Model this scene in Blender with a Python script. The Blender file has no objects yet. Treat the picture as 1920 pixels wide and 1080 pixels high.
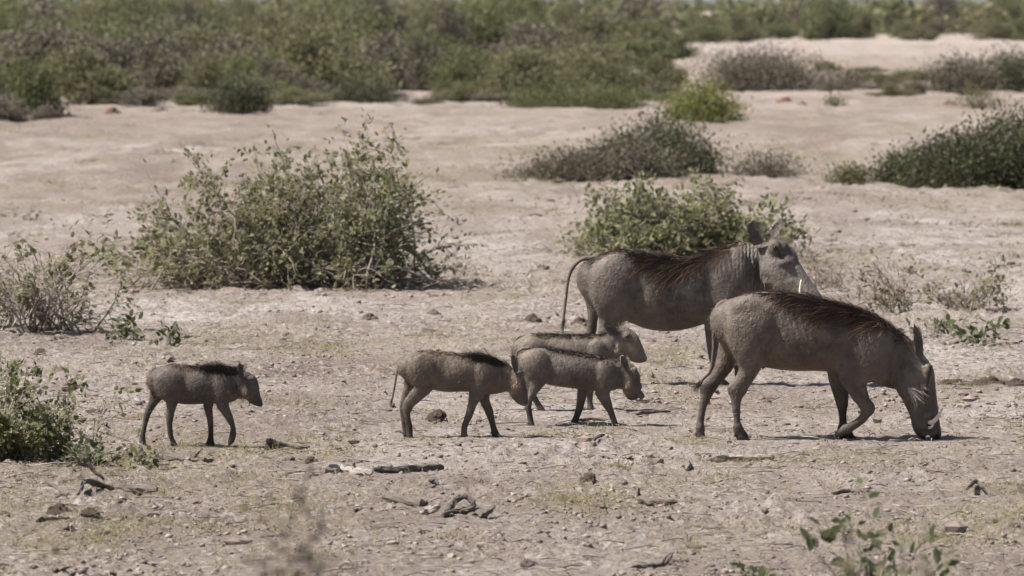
import bpy, math, random
import numpy as np
from mathutils import Vector, Matrix

# ------------------------------------------------------------------ camera, light, exposure
sc = bpy.context.scene
F = 13333.333          # focal length in photo pixels (1920 wide)
HOR = 6.0              # photo row of the horizon
H = 1.95               # camera height
PITCH = math.atan((540 - HOR) / F)
cam = bpy.data.cameras.new('camera')
cam.lens = 250.0
cam.sensor_width = 36.0
cam.clip_start = 0.5
cam.clip_end = 20000
cam.dof.use_dof = True
cam.dof.focus_distance = 32.6
cam.dof.aperture_fstop = 10.0
co = bpy.data.objects.new('camera', cam)
sc.collection.objects.link(co)
co.location = (0, 0, H)
co.rotation_euler = (math.pi / 2 - PITCH, 0, 0)
sc.camera = co

SUN_EL = math.radians(54)
SUN_AZ = math.radians(-98)      # from +Y, negative = towards -X (photo left)
w = bpy.data.worlds.new('World')
sc.world = w
w.use_nodes = True
nt = w.node_tree
sky = nt.nodes.new('ShaderNodeTexSky')
sky.sky_type = 'NISHITA'
sky.sun_disc = False
sky.sun_elevation = SUN_EL
sky.sun_rotation = SUN_AZ
sky.air_density = 1.0
sky.dust_density = 2.0
nt.links.new(sky.outputs[0], nt.nodes['Background'].inputs[0])
nt.nodes['Background'].inputs[1].default_value = 0.05
sl = bpy.data.lights.new('sun', 'SUN')
sl.energy = 5.0
sl.angle = math.radians(0.53)
sl.color = (1.0, 0.965, 0.915)
so = bpy.data.objects.new('sun', sl)
sc.collection.objects.link(so)
sd = Vector((math.cos(SUN_EL) * math.sin(SUN_AZ), math.cos(SUN_EL) * math.cos(SUN_AZ), math.sin(SUN_EL)))
so.rotation_euler = sd.to_track_quat('Z', 'Y').to_euler()
so.location = (-20, 30, 40)
sc.view_settings.view_transform = 'Standard'
sc.view_settings.look = 'None'
sc.view_settings.exposure = 0.96
sc.view_settings.gamma = 1.0
sc.view_settings.use_curve_mapping = False
sc.cycles.max_bounces = 6
sc.cycles.diffuse_bounces = 3
sc.cycles.transmission_bounces = 3
sc.cycles.volume_bounces = 0

C = sc.collection
R = np.random.default_rng(7)
random.seed(7)

# ------------------------------------------------------------------ noise and terrain
def _hash(ix, iy, seed):
    h = (ix.astype(np.int64) * 374761393 + iy.astype(np.int64) * 668265263 + seed * 974634777) & 0xffffffff
    h = ((h ^ (h >> 13)) * 1274126177) & 0xffffffff
    return (h ^ (h >> 16)) & 0xffff

def perlin(x, y, seed=0):
    x = np.asarray(x, float); y = np.asarray(y, float)
    ix = np.floor(x); iy = np.floor(y)
    fx = x - ix; fy = y - iy
    u = fx * fx * fx * (fx * (fx * 6 - 15) + 10); v = fy * fy * fy * (fy * (fy * 6 - 15) + 10)
    def g(dx, dy):
        a = _hash(ix + dx, iy + dy, seed) * (2 * math.pi / 65536)
        return np.cos(a) * (fx - dx) + np.sin(a) * (fy - dy)
    a = g(0, 0); b = g(1, 0); c = g(0, 1); d = g(1, 1)
    return ((a + (b - a) * u) * (1 - v) + (c + (d - c) * u) * v) * 1.5

def fbm(x, y, seed=0, octv=3, gain=0.5):
    s = 0.0; a = 1.0; f = 1.0
    for i in range(octv):
        s = s + a * perlin(x * f, y * f, seed + i * 17)
        a *= gain; f *= 2.03
    return s

def sstep(a, b, x):
    t = np.clip((x - a) / (b - a), 0, 1)
    return t * t * (3 - 2 * t)

def flat_pt(px, py, z=0.0):
    f = np.array([0, math.cos(PITCH), -math.sin(PITCH)]); u = np.array([0, math.sin(PITCH), math.cos(PITCH)])
    d = F * f + (540 - py) * u + np.array([px - 960, 0, 0])
    t = (z - H) / d[2]
    return d * t + np.array([0, 0, H])

FLAT = []      # (x, y, rx, ry): places trodden flat, where animals stand
for (px, py, rx) in ((1515, 823, .75), (1290, 722, .75), (365, 836, .35), (860, 820, .4), (1100, 798, .4), (1110, 770, .4)):
    p = flat_pt(px, py)
    FLAT.append((p[0], p[1], rx, 0.5))

def h_macro(x, y):
    near = 1 - sstep(45, 75, y)
    m = 0.022 * fbm(x / 1.3, y / 3.2, 3, 2) + 0.03 * fbm(x / 5, y / 12, 5, 2)
    far = sstep(50, 90, y)
    m = m * (0.45 + 0.55 * (1 - near)) + far * (0.085 * fbm(x / 4, y / 16, 9, 3) + .055 * fbm(x / .9, y / 3.0, 19, 3)) + sstep(300, 900, y) * 1.0 * fbm(x / 120, y / 300, 31, 2)
    k = np.zeros_like(np.asarray(x, float))
    for (fx, fy, rx, ry) in FLAT:
        k = np.maximum(k, 1 - sstep(0.8, 1.6, np.sqrt(((x - fx) / rx) ** 2 + ((y - fy) / ry) ** 2)))
    return m * (1 - k), k

def h_at(x, y):
    return float(h_macro(np.array([x]), np.array([y]))[0][0])

def G(px, py):
    """world point on the ground under a place measured in the photograph"""
    z = 0.0
    for _ in range(5):
        p = flat_pt(px, py, z)
        z = h_at(p[0], p[1])
    p[2] = z
    return p

def scale_at(y):
    return F / y

# ------------------------------------------------------------------ mesh helpers
def mk_mesh(name, V, faces, smooth=True, attrs=None):
    me = bpy.data.meshes.new(name)
    V = np.asarray(V, np.float32)
    if isinstance(faces, np.ndarray):
        faces = [faces]
    faces = [f for f in faces if len(f)]
    me.vertices.add(len(V))
    me.vertices.foreach_set('co', V.ravel())
    nl = sum(f.size for f in faces); npoly = sum(len(f) for f in faces)
    me.loops.add(nl)
    me.loops.foreach_set('vertex_index', np.concatenate([f.ravel() for f in faces]).astype(np.int32))
    me.polygons.add(npoly)
    sizes = np.concatenate([np.full(len(f), f.shape[1]) for f in faces])
    starts = np.concatenate([[0], np.cumsum(sizes)[:-1]]).astype(np.int32)
    me.polygons.foreach_set('loop_start', starts)
    me.polygons.foreach_set('use_smooth', np.full(npoly, smooth))
    if attrs:
        for k, a in attrs.items():
            at = me.attributes.new(k, 'FLOAT', 'POINT')
            at.data.foreach_set('value', np.asarray(a, np.float32))
    me.update(calc_edges=True)
    me.validate()
    return me

def obj(name, me, mat, parent=None, kind=None):
    o = bpy.data.objects.new(name, me)
    C.objects.link(o)
    if mat is not None and len(me.materials) == 0:
        me.materials.append(mat)
    if parent is not None:
        o.parent = parent
    if kind:
        o['kind'] = kind
    return o

def thing(name, label, cat, loc=(0, 0, 0), rz=0.0, group=None):
    o = bpy.data.objects.new(name, None)
    o.empty_display_size = 0.1
    C.objects.link(o)
    o.location = loc
    o.rotation_euler = (0, 0, rz)
    return tag(o, label, cat, group)

def tag(o, label, cat, group=None):
    o['label'] = label; o['category'] = cat
    if group:
        o['group'] = group
    return o

class Acc:
    """collects vertices and faces of one mesh"""
    def __init__(self):
        self.V = []; self.F = {}; self.n = 0
    def add(self, V, Fs):
        self.V.append(np.asarray(V, float))
        for f in (Fs if isinstance(Fs, list) else [Fs]):
            self.F.setdefault(f.shape[1], []).append(np.asarray(f) + self.n)
        self.n += len(V)
    def mesh(self, name, smooth=True):
        return mk_mesh(name, np.concatenate(self.V), [np.concatenate(v) for v in self.F.values()], smooth)

def tube(acc, pts, radii, sides=5, rough=0.0, rng=R):
    pts = np.asarray(pts, float); n = len(pts)
    radii = np.broadcast_to(np.asarray(radii, float), (n,))
    t = np.gradient(pts, axis=0)
    t /= np.linalg.norm(t, axis=1)[:, None] + 1e-9
    ref = np.array([0.31, 0.77, 0.56])
    a = np.cross(t, ref); a /= np.linalg.norm(a, axis=1)[:, None] + 1e-9
    b = np.cross(t, a)
    ang = np.arange(sides) * 2 * math.pi / sides
    rr = radii[:, None] * (1 + rough * rng.uniform(-1, 1, (n, sides)))
    V = pts[:, None, :] + rr[..., None] * (np.cos(ang)[None, :, None] * a[:, None, :] + np.sin(ang)[None, :, None] * b[:, None, :])
    i = np.arange(n - 1)[:, None] * sides; j = np.arange(sides)[None, :]; j2 = (j + 1) % sides
    f = np.stack([i + j, i + j2, i + sides + j2, i + sides + j], -1).reshape(-1, 4)
    V = V.reshape(-1, 3)
    caps = np.array([list(range(sides))[::-1], [(n - 1) * sides + k for k in range(sides)]])
    acc.add(V, [f, caps] if sides != 4 else [np.concatenate([f, caps])])

def spline(pts, n):
    """Catmull-Rom through the rows of pts, n samples per span"""
    P = np.asarray(pts, float)
    P = np.concatenate([[2 * P[0] - P[1]], P, [2 * P[-1] - P[-2]]])
    out = []
    for i in range(1, len(P) - 2):
        for t in np.arange(n) / n:
            a, b, c, d = P[i - 1], P[i], P[i + 1], P[i + 2]
            out.append(0.5 * ((2 * b) + (-a + c) * t + (2 * a - 5 * b + 4 * c - d) * t * t + (-a + 3 * b - 3 * c + d) * t ** 3))
    out.append(P[-2])
    return np.array(out)

_ico = {}
def ico(sub):
    if sub not in _ico:
        import bmesh
        bm = bmesh.new()
        bmesh.ops.create_icosphere(bm, subdivisions=sub, radius=1.0)
        V = np.array([v.co[:] for v in bm.verts]); Fa = np.array([[v.index for v in f.verts] for f in bm.faces])
        bm.free()
        _ico[sub] = (V, Fa)
    return _ico[sub]

# ------------------------------------------------------------------ materials
def mat(name):
    m = bpy.data.materials.new(name)
    m.use_nodes = True
    return m, m.node_tree.nodes, m.node_tree.links, m.node_tree.nodes['Principled BSDF']

def N(nodes, t, **kw):
    n = nodes.new(t)
    for k, v in kw.items():
        if k.startswith('_'):
            n.inputs[k[1:].replace('_', ' ')].default_value = v
        else:
            setattr(n, k, v)
    return n

def noise(nodes, links, scale, detail=4, rough=.55, vec=None, dist=0):
    n = nodes.new('ShaderNodeTexNoise')
    n.inputs['Scale'].default_value = scale
    n.inputs['Detail'].default_value = detail
    n.inputs['Roughness'].default_value = rough
    n.inputs['Distortion'].default_value = dist
    if vec is not None:
        links.new(vec, n.inputs['Vector'])
    return n.outputs[0]

def ramp(nodes, links, src, stops):
    r = nodes.new('ShaderNodeValToRGB')
    e = r.color_ramp.elements
    while len(e) < len(stops):
        e.new(0.5)
    for el, (p, c) in zip(e, stops):
        el.position = p
        el.color = (c, c, c, 1) if not isinstance(c, tuple) else (*c, 1)
    links.new(src, r.inputs[0])
    return r.outputs[0]

def mix(nodes, links, fac, a, b, mode='MIX'):
    m = nodes.new('ShaderNodeMix')
    m.data_type = 'RGBA'
    m.blend_type = mode
    for s, v in ((0, fac), (6, a), (7, b)):
        if hasattr(v, 'is_linked') or hasattr(v, 'links'):
            links.new(v, m.inputs[s])
        elif s == 0:
            m.inputs[0].default_value = v
        else:
            m.inputs[s].default_value = (*v, 1)
    return m.outputs[2]

def math_n(nodes, links, op, a, b=0.0, clamp=False):
    m = nodes.new('ShaderNodeMath')
    m.operation = op
    m.use_clamp = clamp
    for i, v in enumerate((a, b)):
        if hasattr(v, 'links'):
            links.new(v, m.inputs[i])
        else:
            m.inputs[i].default_value = v
    return m.outputs[0]

def attr(nodes, name):
    a = nodes.new('ShaderNodeAttribute')
    a.attribute_name = name
    return a.outputs['Fac']

def bump(nodes, links, bsdf, hgt, strength, dist):
    b = nodes.new('ShaderNodeBump')
    b.inputs['Strength'].default_value = strength
    b.inputs['Distance'].default_value = dist
    links.new(hgt, b.inputs['Height'])
    links.new(b.outputs[0], bsdf.inputs['Normal'])

def ground_mat():
    m, n, l, p = mat('dry_soil')
    g = n.new('ShaderNodeNewGeometry').outputs['Position']
    mp = N(n, 'ShaderNodeMapping'); mp.inputs['Scale'].default_value = (1, .55, 1)
    l.new(g, mp.inputs[0]); v = mp.outputs[0]
    n1 = noise(n, l, 1.3, 5, .6, v)
    n2 = noise(n, l, 9.0, 5, .65, v)
    n3 = noise(n, l, 45.0, 4, .7, g)
    c = mix(n, l, ramp(n, l, n2, [(.32, 0.0), (.68, 1.0)]), (.325, .260, .216), (.510, .434, .380))
    pale = math_n(n, l, 'MULTIPLY', attr(n, 'pale'), ramp(n, l, n2, [(.35, .25), (.62, 1.0)]), True)
    c = mix(n, l, pale, c, (.620, .560, .525))
    br = math_n(n, l, 'MULTIPLY', attr(n, 'brown'), ramp(n, l, n1, [(.35, .55), (.55, 1.0)]), True)
    c = mix(n, l, br, c, (.250, .188, .155))
    gr = math_n(n, l, 'MULTIPLY', attr(n, 'grass'), ramp(n, l, n2, [(.38, .15), (.62, .85)]), True)
    c = mix(n, l, gr, c, (.250, .212, .115))
    c = mix(n, l, ramp(n, l, n1, [(.38, 0.65), (.54, 0.0)]), c, (.275, .214, .174))
    c = mix(n, l, ramp(n, l, n3, [(.33, .85), (.50, 0.0)]), c, (.165, .128, .106))
    n4 = noise(n, l, 24.0, 5, .72, v)
    area = ramp(n, l, noise(n, l, .9, 3, .6, v), [(.40, .25), (.60, 1.0)])
    c = mix(n, l, math_n(n, l, 'MULTIPLY', ramp(n, l, n4, [(.51, 0.0), (.66, .8)]), area), c, (.66, .60, .55))
    c = mix(n, l, math_n(n, l, 'MULTIPLY', ramp(n, l, noise(n, l, 15.0, 6, .72, v), [(.35, .9), (.46, 0.0)]), area), c, (.175, .135, .112))
    l.new(c, p.inputs['Base Color'])
    p.inputs['Roughness'].default_value = .95
    p.inputs['Specular IOR Level'].default_value = .15
    vor = n.new('ShaderNodeTexVoronoi'); vor.inputs['Scale'].default_value = 26; l.new(g, vor.inputs['Vector'])
    hh = math_n(n, l, 'ADD', noise(n, l, 30, 6, .75, g), math_n(n, l, 'MULTIPLY', vor.outputs[0], -.35))
    bump(n, l, p, hh, 1.0, .06)
    return m

def leaf_mat(name, cols, trans=.35, dead=None):
    m, n, l, p = mat(name)
    ri = n.new('ShaderNodeNewGeometry')
    oi = n.new('ShaderNodeObjectInfo')
    r = math_n(n, l, 'FRACT', math_n(n, l, 'ADD', ri.outputs['Random Per Island'], oi.outputs['Random']))
    stops = [(i / max(1, len(cols) - 1), c) for i, c in enumerate(cols)]
    c = ramp(n, l, r, stops)
    ns = noise(n, l, 3.0, 3, .6, ri.outputs['Position'])
    c = mix(n, l, ramp(n, l, ns, [(.38, .5), (.58, 0.0)]), c, dead if dead else tuple(x * .7 for x in cols[0]))
    l.new(c, p.inputs['Base Color'])
    p.inputs['Roughness'].default_value = .6
    p.inputs['Specular IOR Level'].default_value = .15
    t = n.new('ShaderNodeBsdfTranslucent'); l.new(c, t.inputs[0])
    mx = n.new('ShaderNodeMixShader'); mx.inputs[0].default_value = trans
    l.new(p.outputs[0], mx.inputs[1]); l.new(t.outputs[0], mx.inputs[2])
    l.new(mx.outputs[0], n['Material Output'].inputs[0])
    return m

def wood_mat(name, c1, c2, scale=30):
    m, n, l, p = mat(name)
    tc = n.new('ShaderNodeTexCoord')
    ri = n.new('ShaderNodeNewGeometry')
    a = noise(n, l, scale, 5, .65, tc.outputs['Object'])
    f = math_n(n, l, 'ADD', math_n(n, l, 'MULTIPLY', ri.outputs['Random Per Island'], .5), math_n(n, l, 'MULTIPLY', a, .75), True)
    c = ramp(n, l, f, [(.25, c1), (.85, c2)])
    l.new(c, p.inputs['Base Color'])
    p.inputs['Roughness'].default_value = .9
    p.inputs['Specular IOR Level'].default_value = .2
    bump(n, l, p, noise(n, l, scale * 3, 4, .6, tc.outputs['Object']), .6, .006)
    return m

def hide_mat(name, base, dust, darkc, palec, rustc, wr=1.0):
    m, n, l, p = mat(name)
    tc = n.new('ShaderNodeTexCoord'); o = tc.outputs['Object']
    a = noise(n, l, 7, 5, .6, o)
    b = noise(n, l, 24, 4, .6, o)
    c = mix(n, l, ramp(n, l, a, [(.34, 0.0), (.66, 1.0)]), base, dust)
    c = mix(n, l, ramp(n, l, b, [(.36, .55), (.56, 0.0)]), c, tuple(x * .62 for x in base))
    c = mix(n, l, math_n(n, l, 'MULTIPLY', attr(n, 'rust'), ramp(n, l, b, [(.3, .6), (.7, 1.0)]), True), c, rustc)
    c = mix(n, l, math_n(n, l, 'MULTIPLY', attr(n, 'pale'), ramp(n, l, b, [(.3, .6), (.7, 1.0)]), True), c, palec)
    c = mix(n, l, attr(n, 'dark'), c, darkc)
    dp = noise(n, l, 2.6, 3, .6, o)
    c = mix(n, l, ramp(n, l, dp, [(.42, 0.0), (.62, .45)]), c, dust)
    c = mix(n, l, 1.0, c, n.new('ShaderNodeObjectInfo').outputs['Color'], 'MULTIPLY')
    l.new(c, p.inputs['Base Color'])
    p.inputs['Roughness'].default_value = .62
    p.inputs['Specular IOR Level'].default_value = .3
    mp = N(n, 'ShaderNodeMapping'); mp.inputs['Scale'].default_value = (1.0, 1.0, .8)
    l.new(o, mp.inputs[0])
    w1 = noise(n, l, 44, 4, .62, mp.outputs[0], .8)
    vo = n.new('ShaderNodeTexVoronoi'); vo.feature = 'DISTANCE_TO_EDGE'; vo.inputs['Scale'].default_value = 55
    l.new(mp.outputs[0], vo.inputs['Vector'])
    vv = math_n(n, l, 'MULTIPLY', math_n(n, l, 'MINIMUM', vo.outputs[0], .25), .35)
    big = noise(n, l, 16, 3, .6, mp.outputs[0], .4)
    wv = n.new('ShaderNodeTexWave'); wv.inputs['Scale'].default_value = 16; wv.inputs['Distortion'].default_value = 3.0; wv.inputs['Detail'].default_value = 3; wv.inputs['Detail Scale'].default_value = 2.5
    l.new(o, wv.inputs['Vector'])
    fold = math_n(n, l, 'MULTIPLY', wv.outputs['Fac'], math_n(n, l, 'MULTIPLY', attr(n, 'fold'), 1.3))
    hh = math_n(n, l, 'ADD', math_n(n, l, 'ADD', w1, vv), math_n(n, l, 'ADD', math_n(n, l, 'MULTIPLY', big, 1.0), fold))
    bump(n, l, p, hh, .9 * wr, .008)
    return m

def plain_mat(name, col, rough=.7, spec=.3, var=.25, scale=40):
    m, n, l, p = mat(name)
    tc = n.new('ShaderNodeTexCoord')
    a = noise(n, l, scale, 4, .6, tc.outputs['Object'])
    c = mix(n, l, a, tuple(x * (1 - var) for x in col), tuple(min(1, x * (1 + var)) for x in col))
    l.new(c, p.inputs['Base Color'])
    p.inputs['Roughness'].default_value = rough
    p.inputs['Specular IOR Level'].default_value = spec
    return m

def hair_mat(name, cols):
    m, n, l, p = mat(name)
    ri = n.new('ShaderNodeNewGeometry')
    c = ramp(n, l, ri.outputs['Random Per Island'], [(i / max(1, len(cols) - 1), c) for i, c in enumerate(cols)])
    l.new(c, p.inputs['Base Color'])
    p.inputs['Roughness'].default_value = .6
    p.inputs['Specular IOR Level'].default_value = .25
    return m

M = {}
M['soil'] = ground_mat()
M['hide'] = hide_mat('adult_hide', (.064, .050, .041), (.160, .130, .108), (.022, .018, .016), (.36, .31, .27), (.105, .058, .034))
M['hide_young'] = hide_mat('piglet_hide', (.058, .046, .039), (.132, .107, .089), (.020, .017, .016), (.44, .34, .22), (.09, .055, .036), .6)
M['mane'] = hair_mat('mane_hair', [(.014, .010, .009), (.030, .021, .016), (.055, .034, .023), (.10, .058, .036)])
M['mane_rust'] = hair_mat('rusty_hair', [(.04, .022, .015), (.090, .046, .027), (.150, .076, .045), (.20, .112, .07)])
M['mane_young'] = hair_mat('piglet_mane_hair', [(.014, .011, .010), (.025, .018, .014), (.05, .034, .024)])
M['fuzz'] = hair_mat('body_bristle', [(.07, .052, .04), (.14, .112, .092), (.22, .18, .15)])
M['white_hair'] = hair_mat('white_whisker', [(.5, .44, .37), (.7, .63, .55)])
M['cheek_hair'] = hair_mat('cheek_hair', [(.26, .19, .12), (.38, .30, .21)])
M['ivory'] = plain_mat('ivory', (.72, .64, .50), .4, .5, .25)
M['eye'] = plain_mat('eye_dark', (.012, .009, .008), .15, .5, .1)
M['bark'] = wood_mat('shrub_bark', (.13, .102, .082), (.38, .325, .27))
M['bark_dark'] = wood_mat('dark_bark', (.06, .045, .036), (.17, .135, .11))
M['dead'] = wood_mat('dead_twig', (.15, .115, .095), (.30, .24, .20))
M['drift'] = wood_mat('weathered_wood', (.10, .085, .075), (.33, .29, .255), 22)
M['drift_dark'] = wood_mat('dark_weathered_wood', (.035, .028, .024), (.15, .125, .105), 26)
def rough_mat(name, col, var, scale):
    m = plain_mat(name, col, .97, .1, var, scale)
    n, l = m.node_tree.nodes, m.node_tree.links
    tc = n.new('ShaderNodeTexCoord')
    bump(n, l, n['Principled BSDF'], noise(n, l, 60, 6, .8, tc.outputs['Object']), 1.0, .03)
    return m
M['clod'] = rough_mat('soil_clod', (.23, .175, .145), .5, 40)
M['dung'] = rough_mat('dry_dung', (.135, .102, .080), .6, 50)
M['rusty_soil'] = rough_mat('rusty_soil', (.20, .115, .085), .35, 6)
M['pebble'] = hair_mat('soil_crumb', [(.10, .075, .062), (.17, .132, .112), (.26, .207, .178), (.33, .27, .235)])
M['straw'] = leaf_mat('dry_grass', [(.32, .26, .145), (.40, .33, .19), (.26, .235, .105), (.19, .20, .08), (.23, .235, .095), (.46, .39, .27)], .3, (.26, .20, .12))
M['clump'] = hair_mat('soil_clump', [(.075, .055, .044), (.13, .098, .08), (.20, .155, .128), (.27, .215, .18)])
M['herb'] = hair_mat('dry_herb', [(.10, .08, .06), (.17, .145, .09), (.15, .15, .075), (.25, .21, .14)])
M['litter'] = hair_mat('twig_litter', [(.10, .075, .06), (.22, .18, .15), (.40, .34, .29)])
M['leaf_big'] = leaf_mat('shrub_leaf', [(.115, .128, .060), (.17, .182, .082), (.23, .232, .11), (.14, .152, .08), (.30, .265, .16), (.19, .20, .095)], .4, (.185, .155, .085))
M['leaf_mid'] = leaf_mat('round_bush_leaf', [(.13, .142, .064), (.19, .202, .088), (.245, .25, .115), (.15, .165, .09)], .35, (.17, .145, .08))
M['leaf_dark'] = leaf_mat('dark_bush_leaf', [(.060, .064, .036), (.090, .094, .050), (.130, .130, .070)], .3, (.10, .088, .06))
M['leaf_near'] = leaf_mat('sprout_leaf', [(.070, .085, .042), (.105, .125, .058), (.15, .165, .078)], .35, (.11, .11, .065))
M['leaf_low'] = leaf_mat('low_bush_leaf', [(.105, .116, .052), (.155, .165, .07), (.21, .21, .095), (.14, .15, .07)], .35, (.15, .13, .07))
M['far_green'] = leaf_mat('far_green_leaf', [(.105, .114, .056), (.145, .153, .070), (.185, .186, .088)], .4, (.12, .12, .05))
M['far_olive'] = leaf_mat('far_olive_leaf', [(.125, .124, .062), (.165, .160, .076), (.205, .188, .098)], .38, (.14, .115, .07))
M['far_brown'] = leaf_mat('far_brown_twig', [(.112, .092, .068), (.150, .126, .094), (.185, .158, .118)], .2, (.13, .12, .07))
M['yellow_green'] = leaf_mat('yellow_green_leaf', [(.155, .165, .050), (.20, .215, .065), (.25, .25, .085)], .35, (.16, .145, .06))
M['blue'] = plain_mat('blue_plastic', (.05, .13, .33), .5, .4)

# ------------------------------------------------------------------ ground sheet
BL = []   # soil patches: (photo x, y, half width, half height, kind, strength)
for b in [
    (220, 290, 330, 34, 'pale', .8), (440, 582, 300, 24, 'pale', .95), (1650, 545, 420, 20, 'pale', .9), (1720, 430, 300, 45, 'pale', .85),
    (930, 470, 110, 70, 'pale', .55), (1640, 95, 360, 26, 'pale', .45), (760, 190, 220, 10, 'pale', .9), (1000, 250, 220, 20, 'pale', .6), (250, 190, 80, 12, 'pale', .5),
    (1480, 150, 220, 22, 'pale', .4), (1720, 140, 230, 16, 'brown', .8), (1640, 90, 320, 12, 'brown', .45), (1700, 160, 220, 10, 'grass', .6), (1560, 108, 260, 8, 'brown', .6), (1850, 205, 200, 14, 'brown', .5), (1250, 215, 300, 10, 'brown', .5), (620, 215, 400, 10, 'brown', .5), (120, 430, 200, 40, 'pale', .55), (160, 650, 330, 14, 'pale', .5), (260, 720, 260, 20, 'pale', .55), (1100, 365, 380, 26, 'pale', .5),
    (1160, 700, 160, 26, 'pale', .5), (1760, 660, 240, 34, 'pale', .75), (1830, 760, 170, 22, 'pale', .5), (860, 730, 220, 26, 'pale', .45), (1000, 850, 500, 22, 'pale', .35),
    (140, 235, 260, 26, 'brown', .8), (300, 330, 240, 24, 'brown', .5), (480, 245, 200, 40, 'brown', .35), (150, 635, 170, 22, 'brown', .75), (560, 690, 200, 20, 'brown', .35),
    (1830, 715, 130, 10, 'brown', .9), (560, 530, 330, 18, 'brown', .75), (1460, 235, 180, 26, 'brown', .55), (1150, 330, 260, 10, 'brown', .6), (120, 870, 220, 26, 'brown', .7),
    (330, 980, 420, 70, 'brown', .55), (900, 1010, 300, 60, 'brown', .3), (1850, 1060, 240, 50, 'brown', .5), (700, 900, 300, 22, 'brown', .3), (1400, 500, 150, 14, 'brown', .4), (1850, 345, 160, 10, 'brown', .6),
    (570, 655, 110, 14, 'grass', .8), (870, 640, 150, 14, 'grass', .6), (1250, 665, 80, 20, 'grass', .85), (540, 762, 80, 8, 'grass', .8), (640, 645, 260, 24, 'grass', .35),
    (760, 826, 110, 7, 'grass', .7), (1000, 815, 60, 7, 'grass', .5), (1160, 808, 60, 8, 'grass', .5), (1090, 946, 60, 14, 'grass', .9), (1100, 910, 40, 8, 'grass', .6),
    (1240, 905, 60, 10, 'grass', .6), (1320, 895, 60, 10, 'grass', .5), (1560, 860, 160, 18, 'grass', .5), (1290, 830, 70, 12, 'grass', .6), (1880, 985, 160, 40, 'grass', .7), (1870, 920, 80, 14, 'grass', .6),
    (300, 900, 330, 40, 'grass', .55), (520, 950, 110, 30, 'grass', .7), (360, 990, 280, 20, 'grass', .7), (130, 1010, 160, 40, 'grass', .6), (250, 860, 60, 20, 'grass', .9),
    (880, 280, 130, 8, 'grass', .65), (950, 290, 130, 8, 'grass', .5), (60, 345, 160, 16, 'grass', .4), (1560, 295, 130, 10, 'grass', .4), (1650, 130, 150, 8, 'grass', .8), (1640, 185, 160, 8, 'grass', .4),
    (1700, 1000, 180, 30, 'grass', .4), (900, 340, 160, 20, 'grass', .3), (470, 1040, 320, 30, 'grass', .3), (1800, 560, 150, 20, 'grass', .3), (500, 205, 380, 8, 'grass', .3),
]:
    c = flat_pt(b[0], b[1]); y0 = flat_pt(b[0], b[1] + b[3])[1]; y1 = flat_pt(b[0], max(HOR + 12, b[1] - b[3]))[1]
    BL.append((c[0], c[1], b[2] / scale_at(c[1]), (y1 - y0) / 2, b[4], b[5]))

def soil_masks(x, y):
    out = {}
    wob = fbm(x / .6, y / 1.4, 41, 3)
    for k in ('pale', 'brown', 'grass'):
        s = np.zeros_like(x)
        for (cx, cy, rx, ry, kk, a) in BL:
            if kk == k:
                q = ((x - cx) / rx) ** 2 + ((y - cy) / ry) ** 2
                s = np.maximum(s, a * np.exp(-q * 1.1) * 1.15)
        out[k] = s
    p = fbm(x / 2.1, y / 6, 51, 3); q = fbm(x / 1.7, y / 5, 61, 3); g = fbm(x / 1.1, y / 3.3, 71, 3)
    fr = sstep(48, 80, y) * (1 - sstep(230, 300, y))
    out['brown'] = out['brown'] + fr * (.15 + .7 * sstep(-.1, .4, fbm(x / 1.3, y / 6, 55, 4)))
    out['grass'] = out['grass'] + fr * .35 * sstep(.05, .5, fbm(x / 2.2, y / 7, 56, 4))
    out['pale'] = np.clip(out['pale'] * (1 + .8 * wob) + .35 * sstep(.15, .6, p), 0, 1)
    out['brown'] = np.clip(out['brown'] * (1 + .7 * fbm(x / .5, y / 1.1, 42, 2)) + .45 * sstep(.15, .6, q), 0, 1)
    out['grass'] = np.clip(out['grass'] * (1 + .9 * fbm(x / .35, y / .9, 43, 3)) + .35 * sstep(.2, .6, g), 0, 1)
    return out

def clod_h(x, y, k):
    patch = .35 + .65 * sstep(-.25, .45, fbm(x / .9, y / 2.0, 81, 2))
    c1 = np.abs(perlin(x / .16, y / .22, 91)); c2 = np.abs(perlin(x / .075, y / .12, 92)); c3 = perlin(x / .4, y / .7, 93)
    amp = (1 - .6 * sstep(60, 140, y)) * (1 - .6 * k) * (1 - sstep(180, 330, y))
    return amp * patch * (.052 * (c1 - .25) + .042 * (c2 - .25) + .028 * c3)

def make_ground():
    u_in = np.linspace(-.105, .105, 300)
    u_out = .105 * np.exp(np.linspace(0, math.log(12), 26))[1:]
    u = np.concatenate([-u_out[::-1], u_in, u_out])
    ys = [-60, -40, -25, -14, -6, 0, 5, 9, 12, 14.5, 16.5, 18, 19.2, 20.2, 21]
    while ys[-1] < 50:
        ys.append(ys[-1] + .05 if ys[-1] > 22.5 else ys[-1] + .12)
    while ys[-1] < 330:
        ys.append(ys[-1] * 1.0042)
    while ys[-1] < 8500:
        ys.append(ys[-1] * 1.04)
    ys = np.array(ys)
    X = u[None, :] * np.maximum(ys, 15)[:, None]
    Y = np.repeat(ys[:, None], len(u), 1)
    x = X.ravel(); y = Y.ravel()
    m, k = h_macro(x, y)
    z = m + clod_h(x, y, k)
    ny, nx = X.shape
    i = np.arange(ny - 1)[:, None] * nx + np.arange(nx - 1)[None, :]
    f = np.stack([i, i + 1, i + nx + 1, i + nx], -1).reshape(-1, 4)
    me = mk_mesh('ground', np.stack([x, y, z], 1), f, True, soil_masks(x, y))
    obj('ground', me, M['soil'], kind='structure')

make_ground()

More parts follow.
